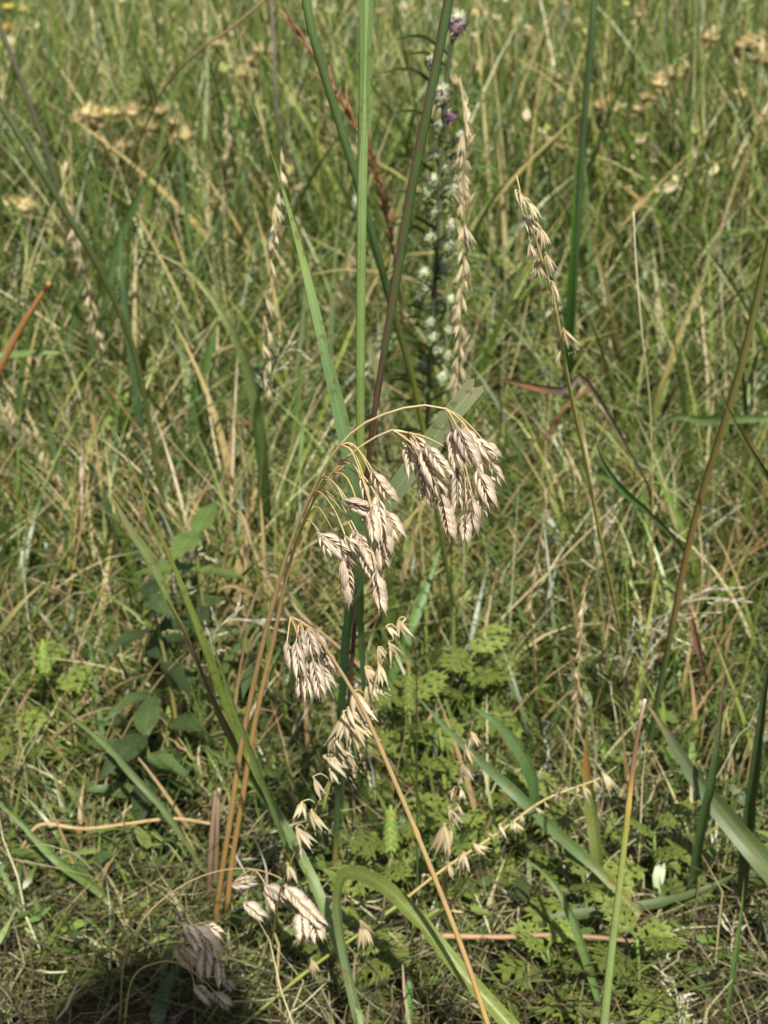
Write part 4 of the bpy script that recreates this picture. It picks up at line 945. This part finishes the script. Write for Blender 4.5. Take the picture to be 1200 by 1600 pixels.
def build_forbs():
    # blazing star with round buds
    path = [(662, 760, 1.3), (668, 640, 1.2), (672, 560, 1.15), (682, 400, 1.11), (688, 240, 1.09), (700, 110, 1.08), (712, 30, 1.07)]
    P = stem_path(path)
    t = thing('blazing_star', 'blazing star spike with round white and purple buds, left of the straw spike', 'flower', P[0])
    mb = MB(); pts, T = tube(mb, P, 0.0022, 0.0016, [(0, lin(88, 104, 66)), (1, lin(98, 104, 76))], n=60, sides=7); child('stem', mb, M_STEM, t)
    buds = [(714, 38, 1.0, .7), (672, 98, .9, .5), (690, 150, .9, .4), (705, 180, .95, .9), (678, 243, 1.0, .15), (676, 285, .8, .5), (704, 298, 1, .25), (676, 334, .9, .2), (703, 355, .9, .45), (684, 417, 1, .05), (696, 424, .9, .05), (662, 430, .9, .05), (689, 480, .95, .05), (671, 508, .95, .1), (700, 520, .9, .05), (682, 552, .9, .0), (660, 572, .9, .05), (690, 592, .9, .05), (655, 470, .7, .1), (718, 215, .6, .3), (668, 300, .7, .1), (690, 322, .7, .15), (672, 375, .75, .05), (700, 388, .8, .1), (668, 455, .8, .0), (704, 470, .7, .0), (676, 530, .8, .0), (698, 560, .75, .0), (668, 605, .8, .0), (684, 200, .75, .3), (696, 265, .7, .2)]
    for i, (x, y, s, pu) in enumerate(buds):
        pu = pu if y < 185 else pu * 0.4
        pr = np.array([proj(p) for p in pts]); k = int(np.argmin((pr[:, 1] - y - 14) ** 2 + 0.02 * (pr[:, 0] - x) ** 2))
        A = Vector(pts[k]); B = at(x, y, A.y - 0.012 * (i % 3))
        rnd = random.Random(i)
        wht, prp, grn = np.array(lin(210, 213, 184)), np.array(lin(146, 112, 134)), np.array(lin(138, 152, 104))
        f = lambda z: tuple((wht * max(0, z) + grn * (1 - max(0, z))) * (1 - pu * (z < 0.5)) + prp * pu * (z < 0.5))
        mb = MB(); bumpy_ball(mb, B, 0.0066 * s * rnd.uniform(0.7, 1.2), f, sz=rnd.uniform(0.9, 1.15), bristle=110, rnd=rnd, bl=0.5, bw=0.16); bo = child('bud', mb, M_HEAD, t)
        mb = MB(); tube(mb, [A, A.lerp(B, 0.5) + Vector((0, 0, -0.002)), B], 0.0009, 0.0011, [(0, lin(74, 88, 60)), (1, lin(90, 108, 70))], n=6, sides=5); child('branch', mb, M_STEM, t)
    for i in range(44):                                        # narrow dark leaves
        k = int(len(pts) * (0.04 + 0.92 * i / 44)); A = Vector(pts[k]); s = random.choice((-1, 1)); L = random.uniform(0.02, 0.05)
        mb = MB(); blade(mb, [A, A + Vector((s * L * .5, -L * .2, L * .35)), A + Vector((s * L, -L * .3, L * .3))], 0.003, [(0, GRN_D), (1, lin(84, 104, 60))], n=8, face=0.5); child('leaf', mb, M_BLADE, t)
    # rust coloured bluestem head
    path = [(640, 620, 1.4), (622, 440, 1.28), (588, 270, 1.2), (560, 205, 1.18), (520, 135, 1.17), (480, 70, 1.165), (447, 32, 1.16)]
    P = stem_path(path)
    t = thing('bluestem_plant', 'rust coloured narrow grass head at the top left of the centre stalk', 'grass', P[0])
    mb = MB(); pts, T = tube(mb, P, 0.0012, 0.0006, [(0, OLIVE), (0.5, RUST), (1, RUST)], n=60, sides=6); child('stem', mb, M_STEM, t)
    for i in range(64):
        f = 0.5 + 0.49 * i / 64; k = int(f * 59); A = Vector(pts[k]); d = Vector(T[k])
        mb = MB(); L = random.uniform(0.018, 0.032); sd = Vector((random.uniform(-1, 1), random.uniform(-1, 1), random.uniform(-0.5, 0.5))) * 0.32
        c = random.choice([lin(122, 82, 56), lin(150, 106, 74), lin(104, 70, 54), lin(168, 134, 100)])
        tube(mb, [A, A + (d + sd * 0.6) * L * 0.5, A + (d + sd) * L], 0.0019, 0.0004, [(0, c), (1, lin(170, 128, 90))], n=7, sides=5); child('spikelet', mb, M_STRAW, t)
    # small second rust head low at left
    for lab, path in (('small orange-brown branching grass head in the left middle distance', [(330, 900, 1.5), (300, 790, 1.42), (290, 740, 1.4), (320, 700, 1.39), (365, 672, 1.38), (392, 655, 1.38)]),
                      ('small orange-brown grass head lying at the left below the folded leaf tip', [(150, 960, 1.35), (165, 860, 1.3), (190, 820, 1.29), (225, 805, 1.28), (262, 795, 1.28)])):
        P = stem_path(path)
        t = thing('bluestem_plant', lab, 'grass', P[0])
        mb = MB(); pts, T = tube(mb, P, 0.001, 0.0005, [(0, OLIVE), (1, RUST)], n=40, sides=5); child('stem', mb, M_STEM, t)
        for i in range(18):
            f = 0.35 + 0.64 * i / 18; k = int(f * 39); A = Vector(pts[k]); d = Vector(T[k]); L = random.uniform(0.012, 0.022); sd = Vector((random.uniform(-1, 1), random.uniform(-1, 1), random.uniform(-1, 0.6))) * 0.6
            c = random.choice([lin(176, 124, 72), lin(196, 150, 98), lin(158, 106, 66)])
            mb = MB(); tube(mb, [A, A + (d + sd * 0.6) * L * 0.5, A + (d + sd) * L], 0.0016, 0.0003, [(0, c), (1, c)], n=6, sides=5); child('spikelet', mb, M_STRAW, t)
    # brown seed heads in flat-topped clusters
    cl = [
        ('brown dried flower heads clustered in a row at the upper left', [(118, 186), (143, 178), (174, 178), (148, 198), (210, 172), (228, 202), (250, 170), (272, 190), (285, 212), (195, 226)], 1.95, 200, 330),
        ('pair of brown dried heads right of the dark upper stalk', [(940, 164), (964, 170), (950, 184)], 2.0, 955, 400),
        ('brown dried heads climbing toward the upper right corner', [(1014, 155), (1050, 118), (1030, 132), (1000, 172), (985, 242)], 2.05, 1035, 420),
        ('large brown dried heads in the top right corner', [(1158, 80), (1165, 68), (1190, 96), (1108, 62), (1150, 150), (1195, 188)], 2.1, 1175, 420),
        ('faded heads below the top edge left of the rust grass head', [(388, 95), (415, 80), (378, 115), (340, 70)], 2.3, 390, 380),
        ('single small brown heads right of the blazing star tip', [(748, 104), (710, 128), (885, 216), (870, 120)], 2.3, 790, 420),
        ('small dark heads in the left middle above the orange stem', [(22, 318), (40, 322), (62, 405)], 1.9, 60, 620),
        ('faint straw heads at the top edge right of the centre stalk', [(770, 60), (820, 50), (905, 40), (1000, 20), (840, 90), (955, 60)], 2.7, 880, 330),
    ]
    for ci, (lab, hs, Y, bx, by) in enumerate(cl):
        B = ground(bx, by) if gy(by) < Y + 0.6 else Vector((at(bx, hs[0][1], Y).x, Y + 0.05, 0))
        B = Vector((at(bx, hs[0][1], Y).x, Y + 0.06, 0))
        t = thing('seed_head_plant', lab, 'plant', B, 'dried brown seed heads')
        cx = sum(h[0] for h in hs) / len(hs); cy = max(h[1] for h in hs)
        J = at(cx, cy + 70, Y); J.z = max(J.z, 0.08)
        mb = MB(); tube(mb, [B, B.lerp(J, 0.5) + Vector((0.01, 0, 0)), J], 0.002, 0.0014, [(0, OLIVE), (1, lin(120, 104, 70))], n=10, sides=6); child('stem', mb, M_STEM, t)
        for i, (x, y) in enumerate(hs):
            rnd = random.Random(ci * 50 + i)
            H = at(x, y, Y + rnd.uniform(-0.05, 0.05))
            if H.z < 0.03: H.z = 0.03
            mb = MB(); tube(mb, [J, J.lerp(H, 0.6) + Vector((0, 0, -0.012)), H], 0.0012, 0.0009, [(0, lin(120, 104, 70)), (1, lin(140, 120, 84))], n=8, sides=5); child('branch', mb, M_STEM, t)
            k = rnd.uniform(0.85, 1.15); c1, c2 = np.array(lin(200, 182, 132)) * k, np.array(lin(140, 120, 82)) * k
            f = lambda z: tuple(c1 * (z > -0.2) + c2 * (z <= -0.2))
            mb = MB()
            for q in range(3):
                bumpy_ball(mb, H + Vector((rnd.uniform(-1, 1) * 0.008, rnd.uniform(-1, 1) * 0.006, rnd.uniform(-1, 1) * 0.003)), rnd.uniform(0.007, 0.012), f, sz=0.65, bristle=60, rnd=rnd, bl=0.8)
            for q in range(5):
                a = rnd.uniform(0, 6.28); d = Vector((math.cos(a), math.sin(a), -0.5)); e = Vector((-math.sin(a), math.cos(a), 0)) * 0.003
                mb.tri([H - e + d * 0.005, H + d * 0.02, H + e + d * 0.005], lin(150, 140, 90))
            child('seed_head', mb, M_HEAD, t)
    # yellow flowers at the top left
    for i, (x, y, c) in enumerate([(14, 14, 'y'), (34, 18, 'y'), (36, 50, 'o'), (12, 46, 'o')]):
        H = at(x, y, 2.9); B = Vector((H.x, H.y + 0.03, 0))
        where = ['nearest the corner', 'right of the corner one', 'deep orange-yellow, lower right of the group', 'deep orange-yellow, lower left of the group'][i]
        t = thing('yellow_flower', 'small blurred yellow flower in the top left corner, ' + where, 'flower', B, 'yellow flowers')
        mb = MB(); tube(mb, [B, B.lerp(H, 0.5) + Vector((0.01, 0, 0)), H], 0.0014, 0.001, [(0, OLIVE), (1, GRN)], n=8, sides=5); child('stem', mb, M_STEM, t)
        mb = MB(); cc = lin(190, 176, 84) if c == 'y' else lin(196, 152, 70)
        for k in range(9):
            a = k * 0.698; d = Vector((math.cos(a), math.sin(a) * 0.7, 0.35 + 0.2 * math.sin(a))); e = Vector((-math.sin(a), math.cos(a), 0)) * 0.004
            mb.tri([H + d * 0.003 - e * 0.4, H + d * 0.012 - e, H + d * 0.017, H + d * 0.012 + e, H + d * 0.003 + e * 0.4], cc)
        child('petals', mb, M_HEAD, t)
        mb = MB(); bumpy_ball(mb, H + Vector((0, 0, 0.002)), 0.0042, lambda z: lin(160, 120, 40), sz=0.6, bristle=14); child('disc', mb, M_HEAD, t)
build_forbs()

# ------------------------------------------------------------------ leafy herbs: lobed ragweed and the dark broad-leaved plant
def lobed_leaf(k):
    rnd = random.Random(k)
    mb = MB()
    c = np.array(lin(142, 156, 74)) * rnd.uniform(0.72, 1.12); c2 = np.array(lin(116, 134, 68))
    def strip(A, B, w0, w1, w2, droop=0.0):
        A, B = np.array(A), np.array(B); d = B - A; s = np.array([-d[1], d[0], 0]); s = s / np.linalg.norm(s)
        P = [A, A + d * 0.35, A + d * 0.7, B]; W = [w0, w1, w2, 0.004]
        G = np.array([[p - s * w + np.array([0, 0, 0.012]), p + np.array([0, 0, -0.012 * (i > 0)]), p + s * w + np.array([0, 0, 0.012])] for i, (p, w) in enumerate(zip(P, W))])
        G[..., 2] += -0.35 * G[..., 0] ** 2 - 0.25 * np.abs(G[..., 1]) ** 1.5
        mb.grid(G, np.stack([c2, c, c, c])[:, None, :])
    strip((0, 0, 0), (1, 0, 0), 0.02, 0.055, 0.07)
    for i, (x, L) in enumerate([(0.20, 0.34), (0.38, 0.46), (0.57, 0.38), (0.76, 0.22)]):
        for s in (-1, 1):
            L2 = L * rnd.uniform(0.8, 1.2); a = rnd.uniform(0.8, 1.1); B = (x + math.cos(a) * L2, s * math.sin(a) * L2, 0)
            strip((x, 0, 0), B, 0.035, 0.058, 0.05)
            if L > 0.3:
                for f, sg in ((0.45, 1), (0.6, -1)):
                    p = (x + (B[0] - x) * f, B[1] * f, 0); a2 = a * s + sg * 0.8
                    strip(p, (p[0] + math.cos(a2) * L2 * 0.42, p[1] + math.sin(a2) * L2 * 0.42, 0), 0.03, 0.036, 0.026)
    return mb.mesh('leaf', M_LEAF)
LOBED = [lobed_leaf(k) for k in range(3)]

def ovate_leaf(k, c=(72, 104, 66)):
    rnd = random.Random(k)
    mb = MB(); n, m = 9, 7
    v = np.linspace(0, 1, n); w = 0.8 * np.array([0.03, 0.15, 0.215, 0.225, 0.205, 0.165, 0.11, 0.05, 0.004])
    us = np.linspace(-1, 1, m)
    G = np.zeros((n, m, 3))
    for i in range(n):
        G[i, :, 0] = v[i]; G[i, :, 1] = us * w[i] * (1 + 0.04 * rnd.uniform(-1, 1)); G[i, :, 2] = 0.22 * np.abs(us) * w[i] - 0.28 * v[i] ** 2 + 0.02 * np.sin(v[i] * 15 + us * 2 + k) + 0.05 + 0.06 * rnd.uniform(0.3, 1) * us * np.sin(v[i] * 4 + k)
    mb.grid(G, np.array(lin(*c)) * rnd.uniform(0.9, 1.1))
    tube(mb, [(-0.12, 0, 0.03), (-0.05, 0, 0.045), (0.02, 0, 0.05)], 0.012, 0.012, [(0, GRN), (1, GRN)], n=4, sides=4)
    return mb.mesh('leaf', M_LEAF)
OVATE = [ovate_leaf(k, c) for k, c in enumerate([(84, 104, 60), (96, 116, 66), (74, 92, 54), (110, 132, 68)])]

def put_leaf(t, me, p, az, el, L, roll=0.0):
    m = Matrix.Translation(Vector(p) - t.matrix_basis.translation) @ Matrix.Rotation(az, 4, 'Z') @ Matrix.Rotation(-el, 4, 'Y') @ Matrix.Rotation(roll, 4, 'X') @ Matrix.Scale(L, 4)
    return link('leaf', me, t, m)

def ragweed(label, x, y, h, L, n=7, spike=None, lean=(0, 0)):
    B = ground(x, y); t = thing('ragweed_plant', label, 'plant', B, 'lobed ragweed plants')
    h *= 1.15; L *= 1.02
    T = B + Vector((lean[0], lean[1], h))
    mb = MB(); tube(mb, [B, B.lerp(T, 0.5) + Vector((0.003, 0, 0)), T], 0.0018, 0.0009, [(0, lin(120, 130, 70)), (1, lin(120, 150, 70))], n=8, sides=6); child('stem', mb, M_STEM, t)
    az0 = random.uniform(0, 3)
    for i in range(n):
        f = 0.15 + 0.85 * i / max(n - 1, 1)
        p = B.lerp(T, f)
        for s in (0, math.pi):
            put_leaf(t, random.choice(LOBED), p, az0 + i * 1.57 + s + random.uniform(-0.4, 0.4), random.uniform(0.15, 0.6) + 0.35 * f, L * random.uniform(0.75, 1.15) * (1.05 - 0.45 * f), random.uniform(-0.3, 0.3))
    if spike:
        mb = MB()
        for k in range(int(spike / 0.0022)):
            f = k * 0.0022
            for j in range(6):
                a = j * 1.05 + k * 0.5; rr = 0.0038 * (1 - 0.5 * f / spike)
                c = T + Vector((math.cos(a) * rr, math.sin(a) * rr, f))
                d = Vector((math.cos(a), math.sin(a), -0.4)).normalized() * 0.0022; e = Vector((-math.sin(a), math.cos(a), 0)) * 0.0016; u = Vector((0, 0, 0.0014))
                cc = [q * random.uniform(0.85, 1.15) for q in lin(134, 150, 74)]
                mb.tri([c - e, c + d - u, c + e, c + u], cc); mb.tri([c - e + u, c + d, c + e + u], cc)
        tube(mb, [T, T + Vector((0, 0, spike * 0.5)), T + Vector((0, 0, spike))], 0.0028, 0.001, [(0, lin(130, 156, 66)), (1, lin(140, 160, 70))], n=5, sides=6)
        child('flower_spike', mb, M_HEAD, t)
    return t

def build_herbs():
    ragweed('ragweed with a yellow-green flower spike right of the plump grama spikelets', 637, 1290, 0.085, 0.055, 6, spike=0.026)
    ragweed('ragweed with a tall pale flower spike above the bent bottom blade', 610, 1450, 0.055, 0.05, 5, spike=0.03)
    ragweed('bushy lobed ragweed behind the thin dark stem, right of the spiked one', 730, 1200, 0.08, 0.06, 6)
    ragweed('lobed ragweed under the level grama stalk', 705, 1400, 0.05, 0.05, 5)
    ragweed('lobed ragweed between the level grama stalk and the dead stem', 820, 1360, 0.05, 0.052, 5)
    ragweed('ragweed beside the stout olive stalk, just below the dead stem', 905, 1500, 0.05, 0.05, 4)
    ragweed('bright ragweed at the bottom edge right of the stout olive stalk', 985, 1590, 0.05, 0.052, 4)
    ragweed('dark shaded ragweed right of the olive stalk behind the widest blade', 1010, 1440, 0.06, 0.05, 5)
    ragweed('ragweed leaves under the broad bent blade near the bottom', 560, 1545, 0.03, 0.05, 5)
    ragweed('ragweed at the left edge beside the pale dead stem', 105, 1180, 0.06, 0.06, 5, spike=0.03, lean=(-0.01, 0))
    ragweed('low ragweed left of the dark-leaved plant', 60, 1250, 0.04, 0.055, 4)
    ragweed('small ragweed at the bottom centre behind the level grama stem', 850, 1580, 0.04, 0.05, 5)
    # dark broad-leaved plant
    for lab, bx, by, h, L, n, ln in (('dark blue-green broad-leaved plant left of the leaning purple stalk', 285, 1250, 0.16, 0.045, 6, (-0.012, 0)),
                                     ('low dark broad-leaved plant left of the golden stem bases', 250, 1330, 0.09, 0.045, 5, (-0.005, 0)),
                                     ('broad-leaved plant with brighter top leaves above the dark one', 320, 1130, 0.16, 0.05, 5, (0, 0)),
                                     ('single broad-leaved sprout right of the dark plant behind the golden stems', 400, 1190, 0.08, 0.04, 4, (0, 0))):
        B = ground(bx, by); t = thing('broadleaf_plant', lab, 'plant', B, 'dark broad-leaved plants')
        T = B + Vector((ln[0], ln[1], h)); mb = MB(); tube(mb, [B, B.lerp(T, 0.5) + Vector((0.004, 0, 0)), T], 0.002, 0.0012, [(0, lin(150, 110, 64)), (1, lin(110, 126, 70))], n=10, sides=6); child('stem', mb, M_STEM, t)
        a0 = random.uniform(0, 3)
        for i in range(n):
            f = 0.25 + 0.75 * i / (n - 1)
            for s in (0, math.pi):
                put_leaf(t, OVATE[3] if 'brighter' in lab and i >= n - 2 else OVATE[random.randrange(3)], B.lerp(T, f), a0 + i * 1.4 + s + random.uniform(-0.4, 0.4), random.uniform(-0.1, 0.45), L * random.uniform(0.8, 1.15), random.uniform(-0.3, 0.3))
    # fine branching dry panicles
    for lab, base, tip, nb, L in (('fine white branching dry seed head in the right middle', (985, 1180, 1.02), [(1000, 1080, 0.99), (1020, 990, 0.97), (1060, 945, 0.965), (1120, 915, 0.96)], 16, 0.03),
                                  ('second white branching dry seed head left of it, curling down', (985, 1170, 1.0), [(975, 1060, 0.98), (985, 1000, 0.975), (1010, 980, 0.97), (1050, 1000, 0.965)], 14, 0.022),
                                  ('pale dry panicle right of the folded leaf', (330, 1120, 1.0), [(325, 1050, 0.98), (335, 990, 0.97), (365, 968, 0.965), (410, 975, 0.96)], 16, 0.018),
                                  ('small pale panicle beside the broad bright leaves at left', (285, 1000, 1.1), [(280, 930, 1.08), (285, 890, 1.07), (300, 868, 1.07), (320, 865, 1.07)], 14, 0.014),
                                  ('curved white dry panicle right of the left grama stalk', (440, 700, 1.1), [(425, 620, 1.05), (430, 575, 1.04), (450, 548, 1.035), (475, 548, 1.03)], 14, 0.018),
                                  ('tiny white dry seed head at the lower right edge', (1140, 1560, 0.85), [(1143, 1480, 0.83), (1148, 1430, 0.825), (1160, 1395, 0.82)], 10, 0.012),
                                  ('forked bare dry panicle at the bottom right', (1060, 1680, 0.72), [(1062, 1610, 0.72), (1058, 1560, 0.72), (1052, 1530, 0.72)], 9, 0.022),
                                  ('small fluffy dry seed head right of the stout olive stalk', (1040, 1580, 0.80), [(1036, 1520, 0.79), (1025, 1495, 0.785), (1010, 1485, 0.78)], 12, 0.012),
                                  ('feathery tan panicle left of the right stalk base', (925, 960, 1.1), [(935, 880, 1.06), (945, 820, 1.05), (955, 765, 1.04)], 12, 0.018)):
        P = stem_path([base] + tip)
        t = thing('dry_panicle', lab, 'grass', P[0], 'fine dry panicles')
        mb = MB(); pts, T = tube(mb, P, 0.0006, 0.0003, [(0, lin(160, 146, 96)), (1, PALE)], n=40, sides=5); child('stem', mb, M_STRAW, t)
        for i in range(nb):
            f = 0.45 + 0.54 * i / nb; k = int(f * 39); A = Vector(pts[k]); d = Vector(T[k]); l = L * random.uniform(0.5, 1.2)
            sd = Vector((random.uniform(-1, 1), random.uniform(-1, 1), random.uniform(-0.8, 0.6)))
            mb = MB(); e = A + (d + sd * 0.7) * l
            tube(mb, [A, A + (d + sd * 0.45) * l * 0.5, e], 0.0003, 0.0002, [(0, PALE), (1, PALE)], n=6, sides=4)
            for q in (0.5, 0.75, 1.0):
                c = A.lerp(e, q); w = (d + sd * random.uniform(0.4, 1.2)).normalized() * 0.005
                tube(mb, [c, c + w * 0.5, c + w], 0.0007, 0.0002, [(0, lin(214, 204, 176)), (1, lin(224, 216, 192))], n=4, sides=4)
            child('branch', mb, M_STRAW, t)
build_herbs()

# ------------------------------------------------------------------ the photographer behind the viewpoint (their shadow falls in the lower left)
def build_person():
    V, E, Rd = [], [], []
    def node(p, r, parent=None):
        V.append(p); Rd.append(r)
        if parent is not None: E.append((parent, len(V) - 1))
        return len(V) - 1
    x0 = 0.035
    pel = node((x0, -0.80, 0.86), (0.15, 0.12))
    b1 = node((x0, -0.68, 0.92), (0.14, 0.11), pel); b2 = node((x0, -0.50, 0.96), (0.16, 0.11), b1); nk = node((x0, -0.37, 0.99), (0.055, 0.055), b2)
    h1 = node((x0, -0.29, 1.01), (0.07, 0.08), nk); h2 = node((x0, -0.25, 1.047), (0.075, 0.09), h1); node((x0, -0.25, 1.09), (0.05, 0.06), h2)
    for s in (-1, 1):
        hip = node((x0 + s * 0.1, -0.80, 0.80), (0.09, 0.09), pel); kn = node((x0 + s * 0.13, -0.70, 0.45), (0.06, 0.06), hip); an = node((x0 + s * 0.13, -0.80, 0.07), (0.04, 0.04), kn); node((x0 + s * 0.14, -0.62, 0.03), (0.035, 0.03), an)
        sh = node((x0 + s * 0.17, -0.47, 0.94), (0.055, 0.055), b2); el = node((x0 + s * 0.20, -0.30, 0.72), (0.042, 0.042), sh); wr = node((s * 0.075, -0.07, 0.60), (0.026, 0.026), el); pa = node((s * 0.062, -0.045, 0.635), (0.024, 0.03), wr)
        for k in range(4):
            f1 = node((s * 0.05, -0.022, 0.625 + 0.017 * k), (0.009, 0.009), pa); node((s * 0.03, -0.018, 0.627 + 0.017 * k), (0.008, 0.008), f1)
        th = node((s * 0.045, -0.05, 0.64), (0.010, 0.010), pa); node((s * 0.03, -0.048, 0.652), (0.009, 0.009), th)
    me = bpy.data.meshes.new('person'); me.from_pydata(V, E, [])
    o = link('person', me)
    sk = o.modifiers.new('skin', 'SKIN')
    for i, r in enumerate(Rd): me.skin_vertices[0].data[i].radius = r; 
    me.skin_vertices[0].data[0].use_root = True
    o.modifiers.new('sub', 'SUBSURF').levels = 2
    m, t, out = mk('clothing'); b = t.nodes.new('ShaderNodeBsdfPrincipled'); b.inputs['Base Color'].default_value = (0.22, 0.2, 0.18, 1); b.inputs['Roughness'].default_value = 0.9
    t.links.new(b.outputs[0], out.inputs[0]); me.materials.append(m)
    tag(o, 'person stooping behind the viewpoint, their shadow darkening the lower left corner', 'person')
    mb = MB(); w, h, d = 0.036, 0.075, 0.0045; a = np.linspace(0, 2 * math.pi, 24, endpoint=False)
    sq = lambda c: np.sign(c) * np.abs(c) ** 0.35
    G = np.array([[(w * k * sq(np.cos(q)), -0.034 + yy, 0.66 + h * k * sq(np.sin(q))) for q in a] for yy, k in ((-d, 0.96), (-d * 0.7, 1), (d * 0.7, 1), (d, 0.96))])
    mb.grid(G, np.array((0.03, 0.03, 0.035)), closed=True, cap=True)
    p = link('phone', mb.mesh('phone', M_STEM)); tag(p, 'dark phone held by the stooping person behind the viewpoint', 'phone')
build_person()
